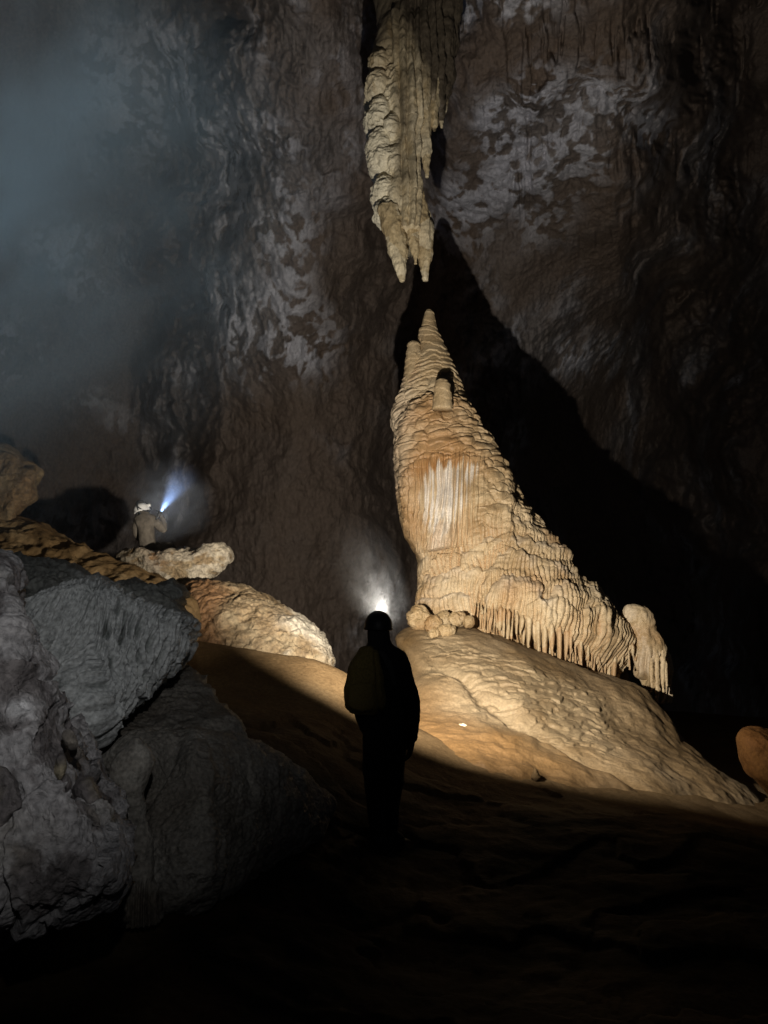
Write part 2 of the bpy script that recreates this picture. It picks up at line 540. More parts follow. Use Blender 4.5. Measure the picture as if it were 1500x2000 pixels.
# ------------------------------------------------------------------ cave wall and ceiling (one shell of rock)
def build_wall():
    xs = np.concatenate([np.linspace(-900, -60, 120, endpoint=False), np.linspace(-60, 1560, 780), np.linspace(1560, 2500, 121)[1:]])
    ys = np.concatenate([np.linspace(-900, -40, 90, endpoint=False), np.linspace(-40, 1340, 720), np.linspace(1340, 1700, 40)[1:]])
    PX, PY = np.meshgrid(xs, ys)
    k = (1000 - PY) / F
    dx = (PX - 750) / F
    D = np.stack([dx, CP - k * SP, SP + k * CP], -1)
    D /= np.linalg.norm(D, axis=2, keepdims=True)
    px, py = PX.ravel(), PY.ravel()
    el = np.arcsin(D[..., 2]).ravel()
    hor = np.cos(np.maximum(el, 0))
    R = 1 / ((hor / 29.0) ** 3 + (np.maximum(np.sin(el), 0) / 20.0) ** 3) ** (1 / 3)
    # broad shape: recess on the left, buttress left of the stalactite, bays falling back on the right
    w = 70 * fbm(np.stack([px * 0.005, py * 0.005, px * 0], -1), 5)
    xx = px + w
    bx = xx + 0.06 * (py - 500)
    R = R * (1 + 0.24 * (1 - sstep(270, 480, bx)))
    R = R * (1 - 0.09 * np.exp(-((bx - 590) / 150) ** 2))
    R = R * (1 + 0.05 * np.exp(-((xx - 800) / 70) ** 2))
    R = R * (1 + 0.20 * sstep(1200, 1380, xx) + 0.45 * sstep(1330, 1500, xx))
    # stepped overhangs on the right: the upper mass juts out
    lip = 330 + 60 * fbm(np.stack([px * 0.006, py * 0.003, px * 0 + 3], -1), 4)
    R = R * (1 - 0.045 * (1 - sstep(lip - 40, lip + 160, py)) * sstep(820, 940, xx))
    lip2 = 160 + 50 * fbm(np.stack([px * 0.010, py * 0.004, px * 0 + 8], -1), 4)
    R = R * (1 - 0.05 * (1 - sstep(lip2 - 20, lip2 + 50, py)) * sstep(860, 960, xx))
    R = R * (1 + 0.40 * sstep(930, 1330, px) * sstep(380, 850, py))
    V = (CAM + D * R.reshape(PX.shape)[..., None])
    p = V.reshape(-1, 3)
    big = fbm(p * (0.13, 0.13, 0.10), 4)
    mid = fbm(p * (0.42, 0.42, 0.30) + 90, 5)
    warp = np.stack([fbm(p * 0.4 + 5, 2), fbm(p * 0.4 + 11, 2), fbm(p * 0.4 + 23, 2)], -1)
    rough_ = sstep(-0.15, 0.45, fbm(p * 0.17 + 120, 3))                 # some panels stay smooth
    tuft = np.exp(-((px - 1040) / 170) ** 2 - ((py - 235) / 95) ** 2) + 0.6 * np.exp(-((px - 490) / 120) ** 2 - ((py - 420) / 240) ** 2) \
        + 0.6 * np.exp(-((px - 300) / 170) ** 2 - ((py - 150) / 120) ** 2) + 0.9 * np.exp(-((px - 980) / 120) ** 2 - ((py - 10) / 50) ** 2) \
        + 0.5 * np.exp(-((px - 960) / 150) ** 2 - ((py - 430) / 100) ** 2) + 0.45 * np.exp(-((px - 1120) / 60) ** 2 - ((py - 690) / 70) ** 2) \
        + 0.4 * np.exp(-((px - 560) / 110) ** 2 - ((py - 640) / 150) ** 2) + 0.4 * np.exp(-((px - 1240) / 70) ** 2 - ((py - 250) / 130) ** 2)
    tuft = np.clip(tuft * (0.6 + 0.9 * fbm(p * 0.3 + 150, 3)), 0, 1)
    act = np.clip(0.25 + 0.5 * rough_ + 0.7 * tuft, 0, 1.2)
    f1, f2, rid = worley(p * (0.62, 0.62, 0.42) + warp * 0.5)
    f1b, f2b, ridb = worley(p * (1.45, 1.45, 1.0) + warp * 0.5 + 7)
    f1c, f2c, ridc = worley(p * (3.4, 3.4, 2.2) + warp * 0.7 + 3)
    flake = fbm(p * (2.4, 2.4, 1.7) + warp * 0.6 + 300, 5, ridged=True)
    drape = fbm(p * (1.0, 1.0, 0.16) + warp * 0.3, 4, ridged=True)
    slit = sstep(0.70, 0.95, fbm(np.stack([(px + 0.1 * w) * 0.030, py * 0.0035, px * 0 + 33], -1), 3, ridged=True)) * sstep(-.1, .4, fbm(p * 0.4 + 210, 2)) * sstep(920, 1060, px) * (1 - sstep(330, 560, py))
    d = 1.4 * big + 0.55 * mid * act + (0.30 * (0.7 - f1) + 0.15 * rid) * act + (0.30 * (0.6 - f1b)) * act \
        + 0.22 * (0.6 - f1c) * act + (0.07 + 0.16 * tuft) * flake + 0.26 * drape * act * sstep(250, 650, py + 400 * rough_) - 0.5 * slit + 0.16 * act * fbm(np.stack([px * 0.05, py * 0.010, px * 0 + 44], -1), 3, ridged=True)
    V = V - D * d.reshape(PX.shape)[..., None]
    wmask = 1.25 * np.maximum(sstep(0.03, 0.45, tuft), 0.42 * rough_ * sstep(-.1, .4, fbm(p * 0.5 + 400, 3))) * sstep(-0.02, 0.26, 1.3 * (0.45 - f1b) + 0.9 * (0.42 - f1c) + 0.5 * mid + 0.45 * flake) + 0.05 * rough_ * sstep(0.1, 0.5, mid)
    brown = np.clip((1 - rough_) * 0.9 + 0.6 * sstep(0.0, 0.5, fbm(p * 0.25 + 60, 3)) - tuft, 0, 1)
    o = finish('cave_wall', V, False, M_WALL, attrs={'white': np.clip(wmask, 0, 1), 'stain_shade': brown}, base=(0, 26, 0), flip_ref=(0, 5, 3))
    tag(o, 'dark brown cave wall and roof with pale mineral tufts', 'cave wall', kind='structure')


build_wall()


# ------------------------------------------------------------------ stalagmite
SG_L = [(605, 833), (612, 829), (640, 822), (644, 818), (672, 815), (700, 806), (740, 788), (780, 776), (820, 763), (850, 768), (900, 768), (980, 774),
        (1010, 780), (1050, 792), (1085, 812), (1100, 815), (1150, 816), (1190, 818), (1260, 830), (1340, 840)]
SG_R = [(605, 843), (612, 848), (640, 854), (660, 862), (710, 885), (780, 914), (870, 952), (920, 984), (960, 1014), (1000, 1038), (1050, 1062), (1120, 1108), (1190, 1162), (1250, 1204),
        (1290, 1222), (1340, 1235)]
SG_Y = 13.8
TIERS = [  # lip line (px, py), hang length, bulge (m)
    ([(782, 830), (800, 806), (830, 792), (868, 786), (905, 792), (940, 822), (965, 860)], 270, 0.27),
    ([(898, 1040), (906, 1012), (930, 996), (960, 989), (1000, 996), (1045, 1016), (1085, 1050)], 60, 0.13),
    ([(885, 1075), (897, 1052), (925, 1036), (965, 1030), (1010, 1040), (1060, 1052), (1100, 1085)], 50, 0.17),
    ([(812, 1100), (830, 1090), (850, 1084), (880, 1086), (905, 1080)], 60, 0.15),
    ([(900, 1095), (915, 1078), (940, 1068), (975, 1066), (1020, 1078), (1070, 1088), (1120, 1110), (1150, 1140)], 55, 0.23),
    ([(930, 1140), (945, 1108), (965, 1094), (985, 1091), (1010, 1106), (1060, 1122), (1110, 1142), (1160, 1170), (1195, 1200)], 85, 0.29),
    ([(818, 1140), (840, 1133), (862, 1136), (885, 1124), (905, 1122), (930, 1126)], 75, 0.22),
    ([(938, 1172), (950, 1150), (972, 1144), (998, 1148), (1016, 1166), (1026, 1195)], 90, 0.37),
    ([(1022, 1190), (1040, 1165), (1070, 1154), (1105, 1162), (1150, 1186), (1195, 1212), (1232, 1248)], 115, 0.36),
    ([(1085, 1206), (1096, 1186), (1110, 1181), (1124, 1196)], 70, 0.42),
    ([(835, 1180), (850, 1172), (870, 1174), (890, 1168), (912, 1176)], 40, 0.26),
]


_rs = random.Random(11)
SMALL = []
while len(SMALL) < 70:
    yy = _rs.uniform(975, 1230)
    xl, xr = interp(SG_L, yy), interp(SG_R, yy)
    SMALL.append((_rs.uniform(xl, xr), yy, _rs.uniform(12, 30), _rs.uniform(8, 24), _rs.uniform(22, 45), _rs.uniform(0.05, 0.11)))


def sg_disp(p, px, py, fr):
    ang = np.arctan2(p[:, 0] - 1.2, -(p[:, 1] - SG_Y))
    w1 = fbm(p * (1.3, 1.3, 1.3), 3)
    w2 = fbm(p * (3.2, 3.2, 2.2) + 4, 3)
    frm = sstep(-0.05, 0.15, fr)
    # the white curtain
    rag = 24 * noise(np.stack([px * 0.11, py * 0.004, px * 0 + 1], -1)) + 16 * noise(np.stack([px * 0.3, py * 0.004, px * 0 + 6], -1))
    wx = 9 * noise(np.stack([px * 0.01, py * 0.03, px * 0 + 12], -1))
    topl = 940 + 0.012 * (px - 872) ** 2 + rag
    botl = 1058 - 0.014 * (px - 866) ** 2 + 2.6 * rag
    cur = sstep(-3, 9, py - topl) * (1 - sstep(-14, 6, py - botl)) * sstep(824, 838, px + wx - 22 * sstep(1010, 1065, py) + 0.5 * rag) * (1 - sstep(898, 912, px + wx + 0.20 * np.clip(py - 960, 0, 200) + 0.5 * rag)) * frm
    cfx = px * 0.40 + 2.4 * noise(np.stack([px * 0.05, py * 0.008, px * 0 + 2], -1))
    cf = np.abs(np.sin(cfx))
    wide = box(px, py, 815, 915, 930, 1070, 22) * frm
    low = sstep(960, 1080, py + 60 * w1 + 0.12 * (px - 900) * -1)      # weight of the drapery zone
    # terraced scales
    f1, f2, rid = worley(p * (3.4, 3.4, 5.6) + 0.45 * np.stack([w2, w1, w2], -1))
    q = p[:, 2] * 6.8 + 1.3 * w1 + 0.7 * w2 + (0.35 + 0.75 * sstep(720, 830, py)) * rid
    saw = q - np.floor(q)
    terr = np.minimum(saw * 7, 1) * (1 - saw) ** 0.8
    size = sstep(610, 760, py) * 0.7 + 0.3
    d = (0.040 - 0.012 * sstep(780, 860, py)) * size * (terr - 0.4) * (1 - low * 0.75) * (1 - 0.9 * wide) + 0.03 * (sstep(0.02, 0.3, f2 - f1) - 0.6) * (1 - low * 0.6) * sstep(700, 800, py) * (1 - wide)
    d += 0.09 * w1 * sstep(640, 860, py) + 0.025 * w2 + 0.05 * (0.45 - f1) * sstep(720, 820, py) * (1 - wide) * (1 - .6 * low)
    d = d * (0.4 + 0.6 * sstep(0.0, 0.5, fr))
    # lobes of drapery, one over the other
    lob = np.zeros(len(p))
    tt = np.zeros(len(p))
    frm = sstep(-0.05, 0.15, fr)
    jx = px + 9 * w2
    w3 = fbm(p * 7.0 + 15, 2)
    ph = np.zeros(len(p))
    w4 = noise(np.stack([px * 0.09, py * 0.02, px * 0 + 51], -1))
    for i, (line, ln, am) in enumerate(TIERS):
        lx = [q_[0] for q_ in line]
        x0, x1 = lx[0], lx[-1]
        top = np.interp(jx, lx, [q_[1] for q_ in line]) + 3 * w2 + 4 * w3 + (5 * w4 if i else 0)
        edge = np.clip(np.maximum(x0 - jx, jx - x1) / (30.0 if i == 0 else 12.0), 0, 1)
        dx = edge
        t = (py - top) / (ln * (1 + 0.3 * w4))
        rise = np.sqrt(np.clip(1 - (1 - np.clip(t * (2.0 if i == 0 else 3.2), 0, 1)) ** 2, 0, 1))
        prof = np.where(t < 0, 0, np.where(t < 1, rise * (1 - 0.25 * t), 0.75 * np.clip(1 - (t - 1) * 0.8, 0, 1)))
        prof = prof * (1 - sstep(0.0, 1.0, dx))
        c = am * 1.1 * prof * frm * (sstep(0.2, 0.75, fr) if i == 0 else (0.03 + 0.97 * sstep(0.05, 0.65, fr)))
        tt = np.where(c > lob, np.clip(t, 0, 1), tt)
        ph = np.where(c > lob, i * 1.7, ph)
        lob = np.maximum(lob, c)
    small = np.zeros(len(p))
    for (x0, y0, hw, dr_, ln, am) in SMALL:
        m_ = (np.abs(px - x0) < hw * 2.0) & (py > y0 - 30) & (py < y0 + ln * 2.2 + 40) & (fr > 0)
        if not m_.any():
            continue
        dx = (jx[m_] - x0) / hw
        t = (py[m_] - (y0 + dr_ * dx * dx + 4 * w3[m_])) / ln
        rise = np.sqrt(np.clip(1 - (1 - np.clip(t * 4, 0, 1)) ** 2, 0, 1))
        pr = np.where(t < 0, 0, np.where(t < 1, rise * (1 - 0.3 * t), 0.7 * np.clip(1 - (t - 1) * 0.9, 0, 1))) * (1 - sstep(0.75, 1.3, np.abs(dx)))
        small[m_] = np.maximum(small[m_], am * pr)
    small = small * low * sstep(0.1, 0.5, fr) * (1 - wide)
    d += lob + small
    # flutes hang from the lobes
    vary = 0.15 + 1.3 * np.clip(0.45 + 1.2 * fbm(p * (1.8, 1.8, 1.2) + 77, 3), 0, 1)
    fx = px * 0.47 + ph + 3.4 * noise(np.stack([px * 0.035, py * 0.016, ph], -1)) + 1.2 * w2
    fl = np.abs(np.sin(fx)) ** 0.7
    fx2 = px * 1.05 + ph + 3.5 * noise(np.stack([px * 0.06, py * 0.03, ph + 5], -1))
    fl2 = np.abs(np.sin(fx2))
    dr = low * sstep(0.15, 0.7, tt) * vary * (0.15 + 0.85 * sstep(0.1, 0.65, fr))
    d += dr * (0.045 * (fl - 0.75) + 0.03 * (fl2 - 0.6)) + low * (0.012 * w3 + 0.022 * (fl - .6) * frm * sstep(1085, 1120, py) * (1 - wide))
    d += wide * (0.075 * (cf - 0.5) + 0.03 * (np.abs(np.sin(px * 0.9 + 2 * noise(np.stack([px * 0.06, py * 0.012, px * 0 + 22], -1)))) - .5) - 0.05)
    d += 0.15 * np.exp(-((px - 866) / 14) ** 2) * sstep(940, 1060, py) * (1 - sstep(1078, 1090, py)) * frm
    d += 0.10 * np.exp(-((px - 866) / 20) ** 2) * sstep(1040, 1062, py) * (1 - sstep(1078, 1090, py)) * frm
    d -= 0.50 * sstep(1206, 1272, py - 0.24 * (px - 950)) * frm * sstep(920, 960, px)     # undercut behind the fringe
    streak = sstep(-0.25, 0.35, noise(np.stack([px * 0.16, py * 0.012, px * 0 + 9], -1)) + 0.4 * (cf - 0.3))
    strk = noise(np.stack([px * 0.26, py * 0.010, px * 0 + 19], -1)) + 0.5 * (cf - 0.45) + 0.45 * noise(np.stack([px * 0.09, py * 0.02, px * 0 + 29], -1))
    white = cur * np.clip(0.08 + 0.92 * sstep(-0.05, 0.28, strk) + 0.7 * np.exp(-((px - 866) / 9) ** 2), 0, 1)
    white = np.maximum(white, 0.4 * np.exp(-((px - 866) / 14) ** 2) * box(px, py, 840, 900, 1040, 1085, 10))
    white = np.maximum(white, 0.30 * (1 - sstep(770, 830, px)) * (1 - sstep(940, 1000, py)))
    stain_shade = 0.85 * np.exp(-((px - 852) / 66) ** 2) * box(px, py, 700, 1000, 795, 965, 22) * (0.8 + 0.6 * w1)
    stain_shade = np.maximum(stain_shade, 0.6 * np.exp(-((px - 810) / 35) ** 2 - ((py - 1030) / 70) ** 2))
    stain_shade = np.maximum(stain_shade, 0.45 * sstep(0.2, 0.6, fbm(p * (0.9, 0.9, 0.5) + 14, 3)))
    stain_shade = np.maximum(stain_shade, low * 0.55 * sstep(0.5, 1.0, tt) * (0.4 + 0.6 * (fl < 0.5)))  # lobe bottoms and flute grooves darker
    stain_shade = np.maximum(stain_shade, 0.4 * low * (1 - sstep(870, 960, px)) * (0.5 + w1))
    white = np.maximum(white, low * 0.32 * (1 - sstep(0.1, 0.5, tt)) * sstep(0.02, 0.1, lob) * (0.6 + w2))  # highlights on the lobe tops, put into the colour
    return d, {'white': np.clip(white, 0, 1), 'stain_shade': np.clip(stain_shade * (1 - cur), 0, 1)}


sg = empty('stalagmite', tuple(P(1010, 1320, SG_Y)))
tag(sg, 'tall tapering cream stalagmite with tiers of fluted drapery on a flowstone mound', 'stalagmite')
column('cone', SG_L, SG_R, SG_Y, M_CALCITE, sg_disp, nr=1000, nc=620, ry=0.8, parent=sg)


def knob_disp(a, f, tw=6.0):
    def fn(p, px, py, fr):
        w = fbm(p * f, 4)
        q = p[:, 2] * tw + w
        s = q - np.floor(q)
        return a * w + 0.4 * a * (1 - s) * np.minimum(s * 6, 1), {'white': np.zeros(len(p)), 'stain_shade': np.zeros(len(p))}
    return fn


# stub beside the spire and the knob standing on the shoulder (it throws the dark shadow behind it)
column('stub', [(668, 799), (672, 796), (700, 793), (740, 789), (800, 785)], [(668, 816), (672, 820), (700, 826), (800, 835)], SG_Y - 0.18, M_CALCITE,
       knob_disp(0.03, 3, 7.0), 120, 90, parent=sg)
column('knob', [(741, 858), (744, 852), (752, 849), (775, 847), (800, 845)], [(741, 868), (744, 874), (752, 880), (775, 882), (800, 884)], SG_Y - 0.98, M_CALCITE,
       knob_disp(0.025, 4, 6), 110, 90, parent=sg)

# fringe of hanging folds along the lower right edge
rg = random.Random(5)


def sg_front(px, py):
    L = interp(SG_L, py)
    R = interp(SG_R, py)
    c, h = (L + R) / 2, (R - L) / 2
    m = np.clip(1 - ((px - c) / h) ** 2, 0.0, 1)
    return SG_Y - 0.8 * h * (SG_Y / F * 1.02) * math.sqrt(m)


for layer in (0, 1):
    x = 925.0 + 3 * layer
    while x < 1238:
        wv = rg.choice((rg.uniform(3.5, 6.5), rg.uniform(6, 12)))
        top = float(np.interp(x, [925, 1000, 1100, 1180, 1240], [1172, 1196, 1224, 1250, 1262])) + rg.uniform(-6, 6)
        bot = float(np.interp(x, [925, 1000, 1080, 1140, 1195, 1242], [1228, 1262, 1294, 1314, 1334, 1290])) + rg.choice((rg.uniform(-34, -12), rg.uniform(-10, 4), rg.uniform(-8, 5)))
        lean = rg.uniform(-4, 3)
        Yf = sg_front(min(x, 1190), top) - 0.40 + rg.uniform(-0.08, 0.06) + 0.20 * layer
        a, b = x, x + wv
        mid = (a + b) / 2
        column('drapery_fold', [(top, mid - 1), (top + 8, a), (top + 0.55 * (bot - top), a + 0.6 + lean * .4), (bot - 6, mid - wv * .22 + lean), (bot, mid - .6 + lean)],
               [(top, mid + 1), (top + 8, b), (top + 0.55 * (bot - top), b - 0.6 + lean * .4), (bot - 6, mid + wv * .22 + lean), (bot, mid + .6 + lean)],
               Yf, M_CALCITE, lambda p, px, py, fr: (0.022 * fbm(p * (7, 7, 2.5), 3), {'white': np.zeros(len(p)), 'stain_shade': 0.5 * (fbm(p * 1.5, 2) > 0.1)}),
               nr=60, nc=26, ry=1.5, parent=sg, front=0.55)
        x += wv * rg.uniform(1.0, 1.7)

# ------------------------------------------------------------------ stalactite
ST_L = [(-420, 690), (-200, 705), (-60, 722), (20, 733), (60, 735), (100, 726), (150, 719), (200, 716), (235, 722), (262, 724), (300, 722), (340, 727), (368, 733), (395, 736), (420, 741), (440, 750),
        (470, 757)]
ST_R = [(-420, 960), (-200, 925), (-60, 905), (20, 896), (100, 888), (170, 876), (215, 866), (240, 846), (262, 832), (300, 826), (340, 825), (380, 824), (400, 825), (430, 832), (470, 838)]
BULB = [(733, 190, 17, 24), (737, 247, 20, 26), (738, 298, 20, 22), (743, 327, 22, 20), (748, 383, 20, 20), (756, 420, 22, 16), (738, 150, 14, 18), (765, 275, 14, 20), (770, 335, 14, 22), (772, 400, 14, 16)]


def st_disp(p, px, py, fr):
    w1 = fbm(p * 1.4, 3)
    w2 = fbm(p * (4, 4, 1.2), 4, ridged=True)
    w3 = fbm(p * 5, 4)
    fold = fbm(p * (5.5, 5.5, 7) + 0.6 * w1[:, None], 3, ridged=True)
    d = 0.07 * w1 + 0.02 * w3
    leftside = 1 - sstep(755, 785, px + 12 * w1)
    b = np.full(len(p), -0.10)
    for x0, y0, rx, ryy in BULB:
        q = ((px - x0) / (rx * 1.15)) ** 2 + ((py - y0) / (ryy * 1.15)) ** 2
        b = np.maximum(b, 0.22 * np.sqrt(np.clip(1 - q, 0, 1)) - 0.10 + 0.03 * w3 + 0.045 * fold)
    fl = np.abs(np.sin(px * 0.21 + 1.8 * noise(np.stack([px * 0.03, py * 0.008, px * 0], -1))))
    d += leftside * b * sstep(110, 160, py) + (1 - leftside) * (0.10 * (fl - 0.6) + 0.06 * w2)
    # blades step back on the right of the main bundle
    d += 0.18 * sstep(150, 240, py) * np.exp(-((px - 800) / 16) ** 2)
    d -= 0.22 * np.exp(-((px - 822) / 7) ** 2) * sstep(262, 290, py) * (1 - sstep(350, 400, py))
    stain_shade = sstep(800, 858, px - 0.16 * (py - 130) + 14 * w1 + 10 * w2) * 0.95 * (1 - sstep(230, 290, py)) + (1 - sstep(60, 230, py + 0.5 * (780 - px) + 25 * w1)) * 0.95  # top and right side darkened in colour, imitating their fade into dim haze
    stain_shade = np.maximum(stain_shade, 0.5 * np.exp(-((px - 785) / 18) ** 2) * box(px, py, 700, 850, 170, 400, 30) * (0.5 + w2))
    white = leftside * 0.6 * sstep(160, 260, py) + 0.2 * (w2 > 0.3)
    return d, {'white': np.clip(white * 1.3, 0, 1) * (1 - np.clip(stain_shade, 0, 1)), 'stain_shade': np.clip(stain_shade, 0, 1)}


st = empty('stalactite', tuple(P(800, 300, SG_Y)))
tag(st, 'long cream stalactite with bulbous left side and split tips hanging above the stalagmite', 'stalactite')
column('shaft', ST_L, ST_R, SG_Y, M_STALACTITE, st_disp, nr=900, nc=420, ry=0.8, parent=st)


def tip_disp(p, px, py, fr):
    w = fbm(p * (5, 5, 1.4), 4, ridged=True)
    f2_ = fbm(p * 6, 3)
    return 0.045 * w + 0.02 * f2_, {'white': 0.4 * (fbm(p * 2 + 3, 2) > 0.1), 'stain_shade': np.zeros(len(p))}


def tip(left, right, Y):
    column('drip_tip', left, right, Y, M_STALACTITE, tip_disp, nr=150, nc=70, ry=0.9, parent=st, front=0.55)


tip([(405, 741), (440, 748), (470, 757), (500, 765), (525, 774), (540, 781), (549, 785)], [(405, 775), (440, 784), (470, 791), (490, 792), (510, 791), (525, 790), (540, 788), (549, 787)], SG_Y - 0.35)
tip([(400, 770), (440, 776), (470, 782), (490, 786), (505, 792)], [(400, 796), (440, 798), (470, 797), (490, 796), (505, 794)], SG_Y - 0.15)
tip([(390, 788), (440, 796), (480, 803), (500, 808), (516, 811)], [(390, 812), (440, 815), (480, 816), (500, 815), (516, 813)], SG_Y - 0.30)
tip([(380, 800), (430, 810), (480, 818), (510, 822), (535, 828), (548, 830.5)], [(380, 826), (425, 836), (440, 844), (480, 842), (510, 840), (535, 834), (548, 832)], SG_Y - 0.2)
tip([(410, 828), (430, 834), (445, 842)], [(410, 836), (430, 842), (445, 844.5)], SG_Y + 0.05)
tip([(200, 810), (250, 818), (290, 823), (320, 828), (346, 832.5)], [(200, 848), (240, 843), (270, 840), (300, 839), (325, 837), (346, 834)], SG_Y - 0.28)
tip([(150, 845), (190, 850), (220, 857), (250, 862)], [(150, 880), (190, 874), (220, 868), (250, 864)], SG_Y + 0.1)
tip([(120, 822), (180, 832), (220, 842), (248, 848)], [(120, 850), (180, 858), (220, 855), (248, 850)], SG_Y - 0.3)

# ------------------------------------------------------------------ flowstone mound under the stalagmite
MOUND_Y = [(1200, 12.3), (1225, 12.15), (1260, 11.7), (1320, 11.0), (1400, 10.2), (1480, 9.1), (1560, 8.3), (1640, 7.6), (1720, 7.0)]


def mound_Y(px, py):
    return interp(MOUND_Y, py - 0.17 * np.maximum(px - 930, 0)) + 0.0026 * np.maximum(px - 1020, 0)


def mound_disp(p, px, py, fr):
    w1 = fbm(p * 0.9, 4)
    w2 = fbm(p * 2.6 + 7, 3)
    s = (px - 800) * 0.36 + 1225                                   # the line of the stalagmite's foot
    band = sstep(0, 25, py - s + 20) * (1 - sstep(70, 150, py - s + 35 * w1 - 0.05 * (px - 850))) * sstep(800, 860, px) * (1 - 0.8 * sstep(1120, 1300, px))
    f1, f2, rid = worley(p * (3.4, 3.4, 6.5) + 0.4 * np.stack([w2, w1, w2], -1))
    q = p[:, 2] * 9 + 1.2 * w1 + 0.9 * w2 + 0.8 * rid
    saw = q - np.floor(q)
    terr = np.minimum(saw * 6, 1) * (1 - saw)
    d = 0.11 * w1 + 0.012 * w2 + band * (0.028 * (terr - 0.3) + 0.012 * (sstep(0, 0.4, f2 - f1) - 0.5))
    d += 0.008 * fbm(p * (6, 6, 5), 4) + 0.022 * fbm(p * (0.9, 2.6, 3) + 2, 3, ridged=True) * sstep(80, 200, py - s)
    d -= 0.10 * np.exp(-((py - (1300 + 0.62 * (px - 850)) + 25 * w1) / 14) ** 2) * sstep(830, 880, px)
    stain_shade = np.clip(sstep(90, 200, py - s + 40 * w1) * 0.9 - 0.5 * sstep(980, 1200, px), 0, 1)
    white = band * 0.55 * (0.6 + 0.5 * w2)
    return d, {'white': np.clip(white, 0, 1), 'stain_shade': stain_shade}


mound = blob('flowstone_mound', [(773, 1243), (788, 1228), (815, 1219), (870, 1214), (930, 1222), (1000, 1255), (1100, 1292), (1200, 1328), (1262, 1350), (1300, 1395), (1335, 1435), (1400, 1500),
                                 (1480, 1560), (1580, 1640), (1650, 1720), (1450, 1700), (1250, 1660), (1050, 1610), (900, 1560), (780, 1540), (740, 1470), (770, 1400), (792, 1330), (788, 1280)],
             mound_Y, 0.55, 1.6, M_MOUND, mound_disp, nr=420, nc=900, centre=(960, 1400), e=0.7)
tag(mound, 'broad tan flowstone mound with rippled crust under the tall stalagmite', 'flowstone mound')


# generic rock displacement
def rockd(a=0.1, f=1.5, a2=0.03, f2=6.0, ridged=False, stretch=(1, 1, 1), white=0.0, stain_shade=0.0, seed=0, cells=0.0, cf=2.0):
    def fn(p, px, py, fr):
        q = p * stretch + seed
        d = a * fbm(q * f, 4, ridged=ridged) + a2 * fbm(q * f2 + 3, 4, ridged=True)
        if cells:
            u1, u2, _ = worley(q * cf + 0.3 * fbm(q * 2, 2)[:, None])
            d += cells * (sstep(0, 0.35, u2 - u1) - 0.6)
        wm = white * sstep(0.1, 0.6, fbm(q * f * 1.3 + 9, 4))
        sm = stain_shade * sstep(-0.1, 0.5, fbm(q * f * 0.7 + 19, 4))
        return d, {'white': wm, 'stain_shade': sm}
    return fn


def chips(p, seed=0.0):
    """flat broken facets: every cell is cut by its own sloping plane"""
    out = np.zeros(len(p))
    for f_, a_ in ((1.7, 0.10), (4.0, 0.045), (9.0, 0.018)):
        qq = p * f_ + seed + 0.12 * fbm(p * f_ * 2, 2)[:, None]
        u1, u2, r_ = worley(qq)
        out += a_ * ((r_ - 0.5) * np.sin(qq[:, 0] * 2.1 + r_ * 40) * 0.9 + (r_ - .5))
    return out


def ell(cx, cy, rx, ry, n=24, j=0.1, seed=0):
    rr = random.Random(seed)
    return [(cx + rx * math.cos(2 * math.pi * i / n) * (1 + rr.uniform(-j, j)), cy + ry * math.sin(2 * math.pi * i / n) * (1 + rr.uniform(-j, j))) for i in range(n)]


M_LUMP = mat_rock('lump_flowstone', [(0.3, (0.22, 0.14, 0.06)), (0.5, (0.32, 0.22, 0.11)), (0.7, (0.42, 0.31, 0.18))], 3.0, 0.6, 0.4, 24, white=(0.48, 0.38, 0.24), stain_shade=(0.22, 0.12, 0.045))
# rounded lumps at the left foot of the stalagmite
for i, (cx, cy, rx, ry, dy, lab) in enumerate([
    (820, 1207, 20, 21, 0.0, 'largest rounded tan lump at the left foot of the stalagmite'),
    (846, 1221, 14, 15, -0.15, 'egg shaped lump just right of the largest lump at the stalagmite foot'),
    (868, 1212, 13, 15, 0.0, 'upright lump in the middle of the row at the stalagmite foot'),
    (893, 1208, 19, 15, 0.0, 'wide lump at the right end of the row at the stalagmite foot'),
    (873, 1231, 12, 9, -0.3, 'small low lump in front of the row on the mound lip'),
    (848, 1237, 11, 7, -0.35, 'flattest little lump at the front of the mound lip'),
    (914, 1216, 9, 9, -0.1, 'tiny lump tucked against the first hanging folds'),
]):
    o = blob('rounded_lump', ell(cx, cy, rx, ry, 20, 0.08, i), 11.85 + dy, rx * 0.0085, rx * 0.0085, M_LUMP, rockd(0.06, 2.6, 0.03, 7, seed=i * 3, stain_shade=0.8, white=.4), nr=70, nc=90)
    tag(o, lab, 'rock lump', 'rounded lumps at the stalagmite foot')

# stubby stalagmite right of the big one
nub = empty('stubby_stalagmite', tuple(P(1265, 1370, 13.2)))
tag(nub, 'short blunt stalagmite with ragged skirt at the right edge of the drapery', 'stalagmite')


def nub_disp(p, px, py, fr):
    w = fbm(p * 1.6, 4)
    fl = np.abs(np.sin(px * 0.30 + 1.5 * w))
    return 0.10 * w + 0.03 * fbm(p * (6, 6, 2), 3) + 0.10 * (fl - 0.6) * sstep(1255, 1310, py), {'white': 0.2 * sstep(0, .5, w), 'stain_shade': 0.75 * np.ones(len(p)) * sstep(-.3, .4, fbm(p + 4, 2))}


